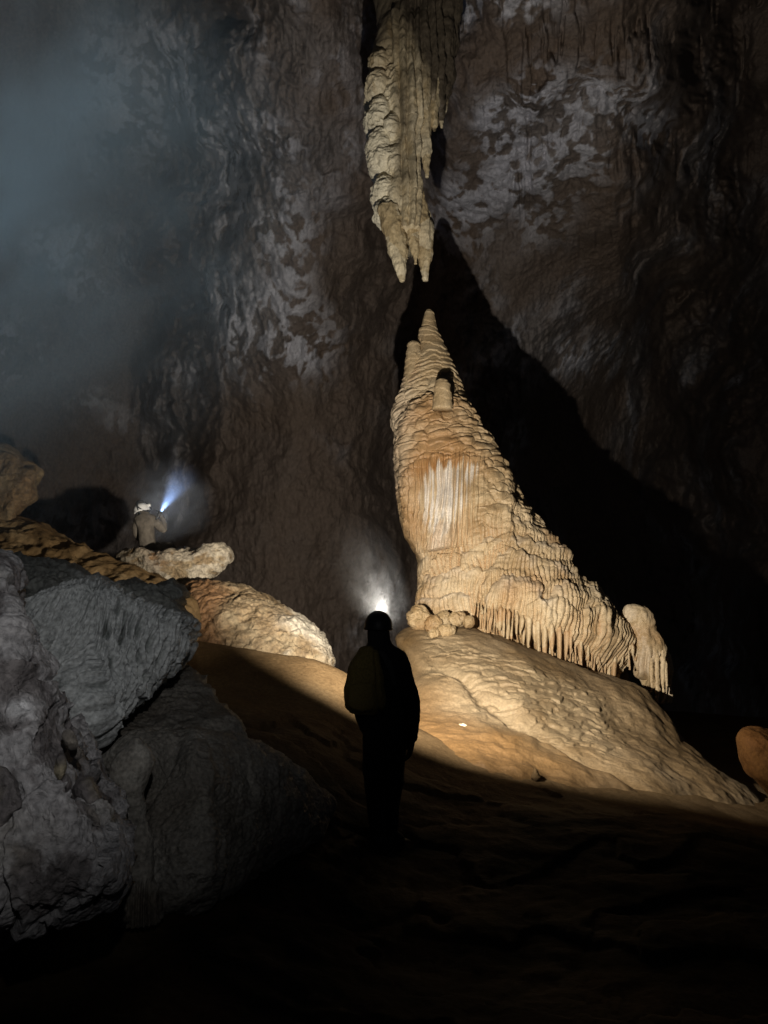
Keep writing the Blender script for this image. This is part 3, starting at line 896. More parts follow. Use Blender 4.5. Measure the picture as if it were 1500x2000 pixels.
column('pillar', [(1184, 1230), (1187, 1221), (1195, 1217), (1215, 1217), (1240, 1228), (1270, 1238), (1310, 1244), (1340, 1262), (1372, 1285)],
       [(1184, 1258), (1187, 1266), (1200, 1274), (1230, 1280), (1250, 1293), (1280, 1302), (1310, 1304), (1340, 1302), (1372, 1302)], 13.0, M_CALCITE, nub_disp, 220, 140, parent=nub)
for x0, yt, yb, wv in ((1283, 1275, 1372, 9), (1294, 1270, 1352, 9), (1272, 1285, 1345, 8), (1300, 1290, 1340, 5)):
    column('skirt_fold', [(yt, x0 - 1), (yt + 15, x0 - wv / 2), (yb - 20, x0 - wv * .35), (yb, x0 + 1)], [(yt, x0 + 1), (yt + 15, x0 + wv / 2), (yb - 20, x0 + wv * .4), (yb, x0 + 3)], 12.55, M_CALCITE,
           rockd(0.02, 4, 0.01, 9), 60, 28, parent=nub, front=0.55)
M_ORANGE = mat_rock('orange_flowstone', [(0.3, (0.034, 0.0125, 0.003)), (0.5, (0.05, 0.02, 0.0045)), (0.7, (0.07, 0.031, 0.008))], 1.2, 0.75, 0.3, 20, spec=0.08, stain_shade=(0.12, 0.05, 0.015))
o = blob('leaning_boulder', [(1443, 1442), (1449, 1430), (1462, 1423), (1482, 1424), (1510, 1434), (1560, 1460), (1640, 1540), (1690, 1680), (1680, 1780), (1620, 1740), (1560, 1640), (1530, 1580), (1500, 1546), (1476, 1523), (1459, 1508),
                             (1449, 1480)], 9.0, 0.45, 0.7, M_ORANGE, rockd(0.05, 1.4, 0.015, 6, stain_shade=1.0), 160, 260, centre=(1545, 1545), e=0.8)
tag(o, 'rounded orange brown boulder standing alone in the dark at the right edge', 'boulder')
o = blob('clay_nub', [(1036, 1520), (1041, 1508), (1045, 1499), (1050, 1506), (1056, 1520), (1046, 1530)], 8.35, 0.06, 0.08, M_CLAY, rockd(0.01, 8, 0.005, 20, stain_shade=.6), 40, 60)
tag(o, 'little pointed clay nub on the dark edge of the slope', 'clay nub')
o = blob('pebble', ell(903, 1419, 9, 6, 14, 0.2, 3), 9.4, 0.05, 0.05, M_STALACTITE, rockd(0.01, 8, 0.004, 20, white=1), 40, 50)
tag(o, 'small pale stone lying on the lit clay slope', 'stone')
# ------------------------------------------------------------------ left bank
o = blob('tilted_boulder', [(-120, 880), (-40, 862), (5, 868), (35, 882), (45, 895), (70, 910), (76, 925), (66, 955), (68, 975), (45, 990), (30, 1012), (20, 1060), (-40, 1090), (-130, 1080)], 10.2, 0.7, 0.9, M_LEDGE,
         rockd(0.10, 1.3, 0.02, 5, cells=0.04, cf=1.2, stain_shade=.3), 140, 240, e=0.6)
tag(o, 'tan boulder leaning in from the left edge above the clay bank', 'boulder')


def bank_Y(px, py):
    return 9.9 - 0.0035 * (px - 30) * 0 - 0.006 * (py - 1020)


o = blob('clay_bank', [(-140, 1030), (0, 1022), (40, 1022), (75, 1035), (110, 1054), (150, 1076), (200, 1098), (245, 1116), (300, 1140), (345, 1158), (372, 1180), (370, 1250), (340, 1300), (150, 1300), (-140, 1300)],
         bank_Y, 0.5, 1.0, M_CLAY, rockd(0.08, 1.3, 0.03, 4, seed=2, ridged=True, white=0.6, cells=0.03, cf=1.8), 200, 360, centre=(170, 1190), e=0.6)
tag(o, 'reddish clay bank sloping down from the left edge behind the grey rock', 'clay bank')


def slab_disp(p, px, py, fr):
    w = fbm(p * 1.8 + 3, 4)
    r = fbm(p * (3.2, 3.2, 5) + 1, 4, ridged=True)
    u1, u2, _ = worley(p * 2.8 + 0.4 * w[:, None])
    d = 0.09 * w + 0.035 * r + 0.012 * (sstep(0, 0.3, u2 - u1) - .5) + 0.012 * fbm(p * 7, 4, ridged=True)
    return d, {'white': 0.5 * sstep(0.2, 0.7, r), 'stain_shade': 0.8 * (1 - sstep(300, 350, px)) * sstep(-.2, .4, w)}


o = blob('ledge_rock', [(228, 1086), (240, 1076), (262, 1072), (290, 1082), (312, 1086), (335, 1078), (365, 1076), (390, 1074), (405, 1069), (430, 1069), (445, 1076), (447, 1090), (436, 1102), (430, 1114), (420, 1120),
                        (408, 1130), (395, 1138), (360, 1140), (330, 1150), (290, 1140), (250, 1120)], 11.4, 0.32, 0.9, M_LEDGE, slab_disp, 160, 300, centre=(330, 1105), e=0.7)
tag(o, 'jutting pale ledge of crusted rock that the seated caver sits on', 'ledge')


def boulder_disp(p, px, py, fr):
    w = fbm(p * 1.3 + 8, 4)
    wv = np.stack([w, fbm(p * 2, 2), w], -1)
    r = fbm(p * (2.6, 2.6, 2.2) + wv * .7, 4, ridged=True)
    u1, u2, _ = worley(p * (4.2, 4.2, 5.5) + 0.5 * wv)
    d = 0.12 * w + 0.036 * r + 0.024 * (sstep(0, .4, u2 - u1) - .5) + 0.008 * fbm(p * 12, 3, ridged=True)
    white = 0.7 * sstep(.0, .5, w + 0.3 * r) * sstep(520, 580, px)
    return d, {'white': white, 'stain_shade': (1 - sstep(400, 460, px + 30 * w)) * 0.9}


o = blob('rounded_boulder', [(352, 1160), (362, 1142), (400, 1138), (450, 1146), (480, 1152), (520, 1166), (560, 1190), (595, 1220), (620, 1248), (636, 1268), (648, 1292), (640, 1312), (560, 1310), (470, 1295),
                             (400, 1285), (345, 1262), (340, 1210)], lambda px, py: 10.6 - 0.004 * (py - 1150), 0.6, 1.0, M_LEDGE, boulder_disp, 240, 420, centre=(490, 1235), e=0.75)
tag(o, 'big rounded boulder with knobbly tan crust left of the standing person', 'boulder')


def drape_disp(p, px, py, fr):
    w = fbm(p * 1.2 + 2, 3)
    # flow direction: down and to the left in the face
    a = (px - 40) * 0.80 + (py - 1110) * 0.48                    # across the flow
    b = -(px - 40) * 0.48 + (py - 1110) * 0.80                   # along the flow
    face = sstep(-6, 26, py - (1195 - 30 * np.exp(-((px - 165) / 75) ** 2) + 18 * sstep(60, 20, px) + 10 * w))
    a = a + 9 * w
    fl = fbm(np.stack([a * 0.15, b * 0.026, px * 0], -1), 4, ridged=True)
    fl2 = fbm(np.stack([a * 0.24, b * 0.022, px * 0 + 4], -1), 3)
    topn = fbm(np.stack([px * 0.012, (py - 0.12 * px) * 0.06, px * 0 + 2], -1), 4, ridged=True)
    d = 0.09 * w + face * (0.050 * fl + 0.030 * fl2 + 0.12) + (1 - face) * 0.07 * topn
    d += 0.18 * np.exp(-((px - 165) / 95) ** 2 - ((py - 1230) / 45) ** 2)
    white = face * sstep(0.0, 0.6, fl + .3 * fl2) * 0.7 + 0.6 * np.exp(-((px - 195) / 40) ** 2 - ((py - 1140) / 12) ** 2)  # front face and flute ridges whitened in colour so they look lit
    return d, {'white': white, 'stain_shade': np.clip((1 - face) * 0.6 + 0.5 * face * (fl < -0.1), 0, 1)}  # top plateau and flute grooves darker


o = blob('draped_rock', [(12, 1112), (60, 1114), (120, 1120), (180, 1128), (230, 1138), (290, 1146), (330, 1150), (358, 1154), (357, 1180), (350, 1215), (338, 1255), (305, 1288), (265, 1315), (225, 1345), (185, 1385),
                         (152, 1420), (138, 1418), (118, 1385), (92, 1350), (70, 1310), (52, 1262), (44, 1215), (28, 1160)],
         lambda px, py: 5.6 - 0.0022 * (py - 1110) + 0.001 * (px - 100), 0.75, 0.9, M_GREY, drape_disp, 300, 460, centre=(180, 1230), e=0.62)
tag(o, 'grey blue rock hung with slanting flowstone flutes in the left foreground', 'draped rock')

o = blob('sloping_shelf', [(150, 1440), (200, 1400), (260, 1350), (320, 1306), (352, 1322), (395, 1362), (440, 1410), (452, 1450), (420, 1480), (300, 1470), (210, 1500), (165, 1490)],
         lambda px, py: 6.0 - 0.006 * (py - 1320), 0.15, 0.8, M_BOULD, rockd(0.09, 1.5, 0.03, 6, ridged=True, stretch=(.7, 1, 2), stain_shade=1.0, seed=12), 140, 300, e=0.7)
tag(o, 'low dark shelf of rock below the draped rock', 'shelf')


def fore_disp(p, px, py, fr):
    w = fbm(p * 2.0 + 21, 4)
    r = fbm(p * (5, 5, 3.5) + 2, 4, ridged=True)
    u1, u2, rid2 = worley(p * (8, 8, 6) + 0.5 * w[:, None])
    u3, u4, rid4 = worley(p * 2.3 + 0.25 * fbm(p * 4, 3)[:, None] + 5)
    crack = 1 - sstep(0.0, 0.06, u4 - u3)
    d = 0.8 * chips(p, 3.0) + 0.06 * w + 0.016 * r + 0.02 * (rid2 - .5) * sstep(0, .12, u2 - u1) + 0.05 * (rid4 - .5) - 0.025 * crack + 0.008 * fbm(p * 22, 4, ridged=True)
    white = 0.9 * np.exp(-((px - 38) / 26) ** 2 - ((py - 1392) / 18) ** 2) + 0.35 * sstep(.35, .8, r) + 0.4 * sstep(.3, .7, fbm(p * 3 + 40, 3))
    return d, {'white': np.clip(white, 0, 1), 'stain_shade': 0.6 * sstep(.1, .6, fbm(p * 1.6 + 50, 3))}


fore = blob('breccia_rock', [(-160, 1060), (-20, 1095), (8, 1112), (20, 1135), (23, 1190), (32, 1262), (62, 1300), (96, 1368), (112, 1418), (140, 1450), (160, 1500), (200, 1556), (236, 1600), (247, 1680), (236, 1735),
                             (185, 1765), (90, 1810), (0, 1850), (-160, 1880), (-260, 1500)], lambda px, py: 3.1 + 0.0 * px - 0.0006 * (py - 1450), 0.5, 0.9, M_BRECCIA, fore_disp, 380, 620, centre=(30, 1500), e=0.6)
tag(fore, 'rough grey broken rock filling the lower left foreground', 'rock')
for i, (cx, cy, rx, ry, a) in enumerate([(118, 1498, 9, 24, .1), (137, 1445, 10, 18, -.4), (128, 1530, 8, 16, 0), (172, 1552, 24, 34, -.3), (150, 1470, 7, 12, -.5), (103, 1560, 10, 22, .2)]):
    pts = [(cx + math.cos(a) * x - math.sin(a) * y, cy + math.sin(a) * x + math.cos(a) * y) for x, y in ell(0, 0, rx, ry, 20, .1, i + 30)]
    o = blob('cobble', pts, 2.72 if cx < 140 else 2.85, rx * .0032, rx * .004, M_BRECCIA, rockd(0.012, 8, 0.004, 22, seed=i, stain_shade=1.0 if i in (0, 3) else .3), 50, 80, parent=fore)
o = blob('slab', [(-60, 1490), (10, 1500), (28, 1518), (36, 1545), (44, 1572), (40, 1582), (12, 1606), (-10, 1630), (-60, 1650)], 2.55, 0.07, 0.25, M_BRECCIA,
         rockd(0.015, 4, 0.008, 14, stain_shade=1.2, seed=9), 90, 180, parent=fore, e=0.35)





def bould2_disp(p, px, py, fr):
    w = fbm(p * 1.6 + 33, 4)
    d = 0.22 * chips(p, 9.0) + 0.08 * w + 0.010 * fbm(p * 9, 4) + 0.010 * fbm(p * 22, 4, ridged=True) + 0.025 * fbm(p * (3, 3, 1.5) + 6, 3, ridged=True)
    g = np.exp(-(((px - 300) * 0.86 + (py - 1520) * 0.45) / 16) ** 2) * box(px, py, 230, 400, 1450, 1640, 25)
    d -= 0.22 * g
    d += 0.06 * np.exp(-((px - 375) / 22) ** 2 - ((py - 1480) / 45) ** 2)
    return d, {'white': 0.35 * sstep(.2, .7, fbm(p * 3 + 5, 4)), 'stain_shade': 0.5 * sstep(0, .5, fbm(p * 1.3 + 70, 3)) + 0 * g}


o = blob('smooth_boulder', [(205, 1490), (235, 1455), (275, 1438), (330, 1432), (400, 1436), (470, 1450), (540, 1478), (600, 1520), (650, 1570), (600, 1650), (500, 1720), (400, 1760), (320, 1765), (270, 1690), (250, 1620), (225, 1550)],
         lambda px, py: 4.6 - 0.0012 * (py - 1450) + 0.0055 * np.maximum(px - 400, 0), 0.32, 0.8, M_BOULD, bould2_disp, 240, 400, centre=(400, 1590), e=0.8)
tag(o, 'large smooth grey boulder with a dark groove low in the left foreground', 'boulder')


def leg_disp(p, px, py, fr):
    fl = np.abs(np.sin(px * 0.33 + 1.2 * fbm(p * 3, 2)))
    return 0.03 * fbm(p * 3.5, 4) + 0.006 * fbm(p * 14, 3) + 0.03 * (fl - .5) * sstep(1700, 1740, py), {'white': 0.3 * sstep(0, .6, fbm(p * 5, 3)), 'stain_shade': 0.9 * sstep(1690, 1760, py)}


o = column('flowstone_column', [(1440, 262), (1455, 245), (1478, 228), (1500, 218), (1540, 222), (1590, 236), (1640, 248), (1690, 254), (1720, 246), (1750, 238), (1800, 232)],
           [(1440, 268), (1455, 285), (1478, 298), (1500, 296), (1540, 282), (1590, 286), (1640, 300), (1690, 302), (1720, 306), (1750, 312), (1800, 318)], 3.75, M_BOULD, leg_disp, 260, 160, soft=25)
tag(o, 'smooth flowstone column bending down beside the smooth boulder', 'flowstone column')


# ------------------------------------------------------------------ people
def skin_body(name, nodes, edges, mats, parent=None, levels=2, root=0, loc=(0, 0, 0), face=None, zone=None):
    """One continuous body: joints with radii grown by a Skin modifier, then baked to a mesh."""
    me = bpy.data.meshes.new(name + '_joints')
    me.from_pydata([tuple(np.array(n[0]) - np.array(loc)) for n in nodes], edges, [])
    tmp = bpy.data.objects.new(name + '_tmp', me)
    COL.objects.link(tmp)
    tmp.modifiers.new('skin', 'SKIN')
    for i, n in enumerate(nodes):
        r = n[1]
        me.skin_vertices[0].data[i].radius = (r, r) if not isinstance(r, tuple) else r
        me.skin_vertices[0].data[i].use_root = (i == root)
    ss = tmp.modifiers.new('sub', 'SUBSURF')
    ss.levels = levels
    ss.render_levels = levels
    dg = bpy.context.evaluated_depsgraph_get()
    dg.update()
    out = bpy.data.meshes.new_from_object(tmp.evaluated_get(dg))
    bpy.data.objects.remove(tmp)
    out.name = name
    v = np.empty(len(out.vertices) * 3, np.float32)
    out.vertices.foreach_get('co', v)
    v = v.reshape(-1, 3)
    w = v + np.array(loc)
    # cloth folds
    cl = 0.012 * fbm(w * (7, 7, 5), 3, ridged=True)
    nn = np.empty(len(out.vertices) * 3, np.float32)
    out.vertices.foreach_get('normal', nn)
    nn = nn.reshape(-1, 3)
    amt = zone(w) if zone else np.ones(len(w))
    v += nn * (cl * (amt == 0))[:, None]
    if face:                                           # nose, brow, sockets, chin on the face side
        c, f, s = face                                 # head centre, facing direction, side direction
        f = np.array(f) / np.linalg.norm(f)
        s = np.array(s) / np.linalg.norm(s)
        up = np.cross(s, f)
        up = up if up[2] > 0 else -up
        q = w - np.array(c)
        a, b, h = q @ f, q @ s, q @ up
        fr = sstep(0.03, 0.07, a)
        g = 0.022 * np.exp(-(b / 0.014) ** 2 - ((h + 0.012) / 0.022) ** 2) + 0.006 * np.exp(-(b / 0.05) ** 2 - ((h - 0.035) / 0.012) ** 2) \
            - 0.010 * np.exp(-((np.abs(b) - 0.032) / 0.014) ** 2 - ((h - 0.012) / 0.012) ** 2) + 0.010 * np.exp(-(b / 0.025) ** 2 - ((h + 0.085) / 0.02) ** 2) \
            + 0.006 * np.exp(-(b / 0.022) ** 2 - ((h + 0.05) / 0.010) ** 2)
        v += (fr * g)[:, None] * f
    out.vertices.foreach_set('co', np.ascontiguousarray(v, np.float32).ravel())
    if zone:
        pc = np.empty(len(out.polygons) * 3, np.float32)
        out.polygons.foreach_get('center', pc)
        out.polygons.foreach_set('material_index', zone(pc.reshape(-1, 3) + np.array(loc)).astype(np.int32))
    out.polygons.foreach_set('use_smooth', np.ones(len(out.polygons), bool))
    out.update()
    out.materials.clear()
    return link(name, out, mats, parent, (0, 0, 0) if parent else loc)


def hand_nodes(nodes, edges, wrist_i, wrist, d, side, curl, s=1.0):
    """palm, four fingers and a thumb rooted in the palm; d = along the hand, side = towards the thumb, curl = towards the palm's inside"""
    d, side, curl = [np.array(a, float) / np.linalg.norm(a) for a in (d, side, curl)]
    w = np.array(wrist, float)
    palm = w + d * 0.055 * s
    nodes.append((tuple(palm), (0.034 * s, 0.018 * s)))
    pi = len(nodes) - 1
    edges.append((wrist_i, pi))
    for off, ln in ((0.030, 0.072), (0.010, 0.082), (-0.011, 0.076), (-0.031, 0.060)):
        k = w + d * 0.095 * s + side * off * s
        m = k + d * ln * 0.5 * s + curl * 0.018 * s
        t = m + d * ln * 0.3 * s + curl * 0.032 * s
        a = len(nodes)
        nodes += [(tuple(k), 0.0105 * s), (tuple(m), 0.0092 * s), (tuple(t), 0.0075 * s)]
        edges += [(pi, a), (a, a + 1), (a + 1, a + 2)]
    k = w + d * 0.035 * s + side * 0.042 * s
    m = k + d * 0.035 * s + side * 0.022 * s + curl * .012 * s
    t = m + d * 0.030 * s + curl * 0.014 * s
    a = len(nodes)
    nodes += [(tuple(k), 0.0125 * s), (tuple(m), 0.011 * s), (tuple(t), 0.0085 * s)]
    edges += [(pi, a), (a, a + 1), (a + 1, a + 2)]


M_DARK = mat_plain('black_overalls', (0.014, 0.014, 0.015), 0.85, 0.2)
M_BAG = mat_plain('olive_canvas', (0.15, 0.11, 0.034), 0.8, 0.2, 0.35, 40)
M_STRAP = mat_plain('black_webbing', (0.02, 0.02, 0.02), 0.7)
M_SKIN = mat_plain('skin', (0.36, 0.22, 0.15), 0.55, 0.4, 0.1)
M_BOOT = mat_plain('black_rubber', (0.012, 0.012, 0.012), 0.5)
M_HELM1 = mat_plain('dark_helmet_shell', (0.008, 0.008, 0.009), 0.5)
M_HELM2 = mat_plain('white_helmet_shell', (0.5, 0.48, 0.45), 0.4, 0.4, 0.08)
M_SUIT2 = mat_plain('grey_brown_overalls', (0.08, 0.066, 0.05), 0.85, 0.2, 0.3, 14)
M_LAMP = mat_plain('lamp_housing', (0.03, 0.03, 0.03), 0.4)
M_LENS = mat_plain('lamp_lens', (0.9, 0.9, 0.9), 0.2, emit=(1.0, 0.95, 0.85), strength=40)
M_LENS2 = mat_plain('torch_lens', (0.9, 0.9, 0.9), 0.2, emit=(0.55, 0.72, 1.0), strength=14)


def lathe(name, prof, axis_from, axis_to, mats, parent, n=40, squash=(1, 1), bumps=None):
    """profile (t along axis in m, radius) turned about an axis through axis_from"""
    a = np.array(axis_from, float)
    ax = np.array(axis_to, float) - a
    ax /= np.linalg.norm(ax)
    ref = np.array((0, 0, 1.0)) if abs(ax[2]) < 0.9 else np.array((0, 1.0, 0))
    u = np.cross(ref, ax)
    u /= np.linalg.norm(u)
    w = np.cross(ax, u)
    th = np.linspace(0, 2 * math.pi, n, endpoint=False)
    V = np.array([[a + ax * t + u * r * squash[0] * math.cos(q) + w * r * squash[1] * math.sin(q) for q in th] for t, r in prof])
    return finish(name, V, True, mats, parent)


def helmet(parent, c, up, fwd, shell, r=0.135):
    """climbing helmet: domed shell with brim, vent ridges, strap; headlamp bracket on the front"""
    c = np.array(c)
    up = np.array(up, float) / np.linalg.norm(up)
    prof = [(-0.035, r * 0.97), (-0.03, r * 1.05), (-0.02, r * 1.04), (-0.012, r * 1.0)]
    prof += [(0.12 * math.sin(a), r * math.cos(a)) for a in np.linspace(0.05, 1.5, 14)] + [(0.121, 0.002)]
    h = lathe('helmet', prof, c, c + up, shell, parent, 48, (0.9, 1.06))
    return h


# --- the standing person, seen from behind
YP = 5.9
pe = empty('person', tuple(P(758, 1655, YP)))
tag(pe, 'standing person in black clothing and helmet seen from behind, facing the stalagmite', 'person')


def q(px, py, dy=0.0):
    return tuple(P(px, py, YP + dy))


nodes = [
    (q(752, 1452), (0.155, 0.115)),        # 0 pelvis
    (q(752, 1385), (0.150, 0.110)),        # 1 waist
    (q(748, 1320), (0.175, 0.12)),         # 2 chest
    (q(744, 1282), (0.13, 0.10)),          # 3 upper chest
    (q(741, 1258), (0.10, 0.09)),        # 4 neck
    (q(739, 1238, .02), (0.098, 0.10)),   # 5 head
    (q(739, 1215, .02), (0.078, 0.09)),    # 6 crown
    (q(711, 1288), 0.075),                 # 7 left shoulder
    (q(698, 1365), 0.058),                 # 8 left elbow
    (q(716, 1425, .13), 0.042),            # 9 left wrist
    (q(779, 1290), 0.078),                 # 10 right shoulder
    (q(800, 1350), 0.062),                 # 11 right upper arm
    (q(808, 1395), 0.057),                 # 12 right elbow
    (q(802, 1446, .05), 0.040),            # 13 right wrist
    (q(729, 1470), 0.092),                 # 14 left hip
    (q(732, 1555, .03), 0.068),            # 15 left knee
    (q(740, 1632), 0.052),                 # 16 left ankle
    (q(736, 1650, .14), 0.042),            # 17 left toe
    (q(774, 1470), 0.092),                 # 18 right hip
    (q(764, 1555, .10), 0.068),            # 19 right knee
    (q(762, 1630, .12), 0.052),                 # 20 right ankle
    (q(788, 1646, .08), 0.042),            # 21 right toe
]
edges = [(0, 1), (1, 2), (2, 3), (3, 4), (4, 5), (5, 6), (3, 7), (7, 8), (8, 9), (3, 10), (10, 11), (11, 12), (12, 13), (0, 14), (14, 15), (15, 16), (16, 17), (0, 18), (18, 19), (19, 20), (20, 21)]
hand_nodes(nodes, edges, 9, nodes[9][0], (0.15, 0.3, -1), (0.8, 0.3, 0.1), (0.3, 0.6, 0))
hand_nodes(nodes, edges, 13, nodes[13][0], (-0.05, 0.2, -1), (-0.2, 1, 0.2), (-1, -0.2, 0))
zH, wL, wR = P(740, 1262, YP)[2], np.array(nodes[9][0]), np.array(nodes[13][0])


def zone1(w):
    hd = (w[:, 2] > zH)
    h1 = (np.linalg.norm(w - wL - (0.01, 0.03, -.09), axis=1) < 0.105)
    h2 = (np.linalg.norm(w - wR - (0, 0.02, -.09), axis=1) < 0.105)
    return (hd | h1 | h2).astype(int)


HC = np.array(q(739, 1232, .03))
body = skin_body('body', nodes, edges, [M_DARK, M_SKIN], pe, 2, 0, tuple(pe.location), face=(HC, (0.15, 1, 0.1), (1, -0.15, 0)), zone=zone1)
hl = helmet(pe, q(739, 1222, .02), (0.02, -0.08, 1), (0, 1, 0), M_HELM1, 0.123)
hlamp = lathe('headlamp', [(-0.03, 0.001), (-0.03, 0.030), (0.01, 0.034), (0.018, 0.030), (0.018, 0.024), (0.012, 0.022)], HEADLAMP - np.array((0, 0.045, 0)), HEADLAMP + np.array((0.06, 1, 0.25)), M_LAMP, hl)
lathe('lens', [(0.0, 0.0005), (0.0, 0.021), (0.002, 0.021), (0.003, 0.0005)], HEADLAMP - np.array((0, 0.036, 0.0)), HEADLAMP + np.array((0.06, 1, 0.25)), M_LENS, pe)
# hair showing at the nape and the helmet's strap
lathe('chin_strap', [(-0.006, 0.088), (-0.006, 0.092), (0.006, 0.092), (0.006, 0.088)], np.array(q(739, 1246, .02)), np.array(q(739, 1246, .02)) + np.array((0, 0.25, 1)), M_STRAP, pe, 40, (0.95, 1.05))
for px_, s in ((737, -1), (778, 1)):
    pass
for (ax, ay, dyy), (tx, ty, tdy) in (((741, 1634, -.02), (738, 1650, .16)), ((763, 1632, .10), (796, 1646, .19))):
    a = np.array(q(ax, ay, dyy))
    t = np.array(q(tx, ty, tdy))
    lathe('boot', [(-0.07, 0.002), (-0.07, 0.045), (-0.04, 0.058), (0.04, 0.058), (0.10, 0.055), (0.16, 0.052), (0.20, 0.04), (0.215, 0.002)], a - np.array((0, 0, .035)), t - np.array((0, 0, .012)), M_BOOT, pe, 28, (1.0, 0.75))


def bag_disp(p, px, py, fr):
    return 0.02 * fbm(p * 5, 3) + 0.008 * fbm(p * 12, 3, ridged=True) - 0.02 * np.exp(-((px - 735 - 0.06 * (py - 1300)) / 3) ** 2), {}


bag = empty('backpack', q(715, 1400, -.2))
tag(bag, 'dull yellow canvas tackle bag slung on the back of the standing person', 'backpack')
blob('sack', [(696, 1276), (704, 1266), (722, 1262), (736, 1267), (741, 1290), (747, 1330), (752, 1362), (748, 1384), (730, 1394), (704, 1398), (684, 1394), (674, 1382), (673, 1352), (680, 1318), (688, 1292)], YP - 0.20, 0.12, 0.1, M_BAG, bag_disp, 90, 140,
     parent=bag, e=0.7)
blob('pocket', [(682, 1340), (700, 1334), (724, 1335), (730, 1345), (730, 1378), (720, 1386), (692, 1386), (680, 1375)], YP - 0.305, 0.035, 0.05, M_BAG, bag_disp, 50, 90, parent=bag, e=0.5)
blob('strap', [(738, 1270), (752, 1272), (768, 1300), (776, 1340), (770, 1345), (760, 1315), (746, 1285)], YP - 0.135, 0.012, 0.012, M_STRAP, None, 30, 80, parent=bag, e=0.4, centre=(756, 1300))

# --- the seated caver with a torch
Y2 = 12.1
p2 = empty('person', tuple(P(292, 1090, Y2)))
tag(p2, 'seated person in grey brown overalls and white helmet aiming a torch upward', 'person')


def s2(px, py, dy=0.0):
    return tuple(P(px, py, Y2 + dy))


n2 = [
    (s2(292, 1078), (0.17, 0.15)),        # 0 pelvis
    (s2(287, 1055), (0.155, 0.125)),      # 1 waist
    (s2(285, 1030), (0.185, 0.13)),       # 2 chest
    (s2(284, 1015), (0.13, 0.10)),        # 3 upper chest
    (s2(282, 1006), (0.088, 0.085)),        # 4 neck
    (s2(280, 995, .02), (0.085, 0.095)),  # 5 head
    (s2(277, 985, .03), (0.08, 0.09)),    # 6 crown
    (s2(269, 1019, -.05), 0.08),          # 7 left shoulder
    (s2(265, 1043, .02), 0.062),          # 8 left elbow
    (s2(281, 1058, .28), 0.043),          # 9 left wrist
    (s2(302, 1018, .05), 0.08),           # 10 right shoulder
    (s2(323, 1038, .10), 0.065),          # 11 right elbow
    (s2(318, 1014, .18), 0.045),          # 12 right wrist
    (s2(284, 1082, .05), 0.115),          # 13 left hip
    (s2(305, 1064, .45), 0.088),          # 14 left knee
    (s2(318, 1092, .62), 0.06),           # 15 left ankle
    (s2(328, 1097, .72), 0.045),          # 16 left toe
    (s2(302, 1080, 0), 0.115),            # 17 right hip
    (s2(335, 1066, .25), 0.088),          # 18 right knee
    (s2(343, 1096, .35), 0.06),           # 19 right ankle
    (s2(355, 1099, .40), 0.045),          # 20 right toe
]
e2 = [(0, 1), (1, 2), (2, 3), (3, 4), (4, 5), (5, 6), (3, 7), (7, 8), (8, 9), (3, 10), (10, 11), (11, 12), (0, 13), (13, 14), (14, 15), (15, 16), (0, 17), (17, 18), (18, 19), (19, 20)]
hand_nodes(n2, e2, 9, n2[9][0], (0.6, 0.6, 0.1), (0, 0, 1), (1, 0, -.4))
hand_nodes(n2, e2, 12, n2[12][0], (-0.35, 0.05, 0.9), (-0.6, -0.5, 0.2), (-0.7, 0.5, 0))
z2 = P(282, 1006, Y2)[2]
w2a, w2b = np.array(n2[9][0]), np.array(n2[12][0])


def zone2(w):
    hd = (w[:, 2] > z2) & (np.abs(w[:, 0] - n2[5][0][0]) < .16)
    h1 = (np.linalg.norm(w - w2a - (.06, .06, 0.01), axis=1) < 0.10)
    h2 = (np.linalg.norm(w - w2b - (-.03, 0, .09), axis=1) < 0.10)
    return (hd | h1 | h2).astype(int)


HC2 = np.array(s2(281, 993, .03))
skin_body('body', n2, e2, [M_SUIT2, M_SKIN], p2, 2, 0, tuple(p2.location), face=(HC2, (0.8, 0.55, 0.35), (0.55, -0.8, 0)), zone=zone2)
hc = np.array(s2(277, 996, .01))
hup = np.array((-0.30, -0.12, 0.95))
hup /= np.linalg.norm(hup)
hl2 = helmet(p2, hc, hup, (0.8, 0.5, 0.3), M_HELM2, 0.145)
# dark bands over the white shell
for ang, tilt in ((0.5, 0.0), (1.15, 0.0)):
    ctr = hc + hup * 0.0
    ax = np.array((math.cos(ang), -0.35, math.sin(ang) * 0.55))
    ax /= np.linalg.norm(ax)
    sh = 0.035 if ang < 1 else 0.075
    rr_ = math.sqrt(max(0.153 ** 2 - sh ** 2, 0.001))
    lathe('helmet_band', [(sh - 0.010, rr_ * 0.96), (sh - 0.010, rr_ * 1.04), (sh + 0.010, rr_ * 1.03), (sh + 0.010, rr_ * 0.95)], ctr + hup * 0.005, ctr + hup * 0.005 + ax, M_STRAP, hl2, 44)
lathe('headlamp', [(-0.03, 0.001), (-0.03, 0.028), (0.02, 0.03), (0.025, 0.024), (0.026, 0.001)], hc + np.array((0.115, -0.01, 0.075)), hc + np.array((0.4, 0.15, 0.2)), M_HELM2, hl2)
tdir = np.array(P(372, 905, 12.6)) - TORCH
tdir /= np.linalg.norm(tdir)
to = empty('torch', tuple(TORCH - tdir * 0.16))
tag(to, 'lit black hand torch held up by the seated person, throwing a blue beam', 'torch')
lathe('torch_body', [(-0.17, 0.001), (-0.17, 0.017), (-0.07, 0.017), (-0.055, 0.026), (-0.012, 0.032), (-0.012, 0.027), (-0.02, 0.025)], TORCH, TORCH + tdir, M_LAMP, to, 30)
lathe('torch_lens', [(-0.019, 0.0005), (-0.019, 0.026), (-0.0165, 0.026), (-0.0165, 0.0005)], TORCH, TORCH + tdir, M_LENS2, to, 30)


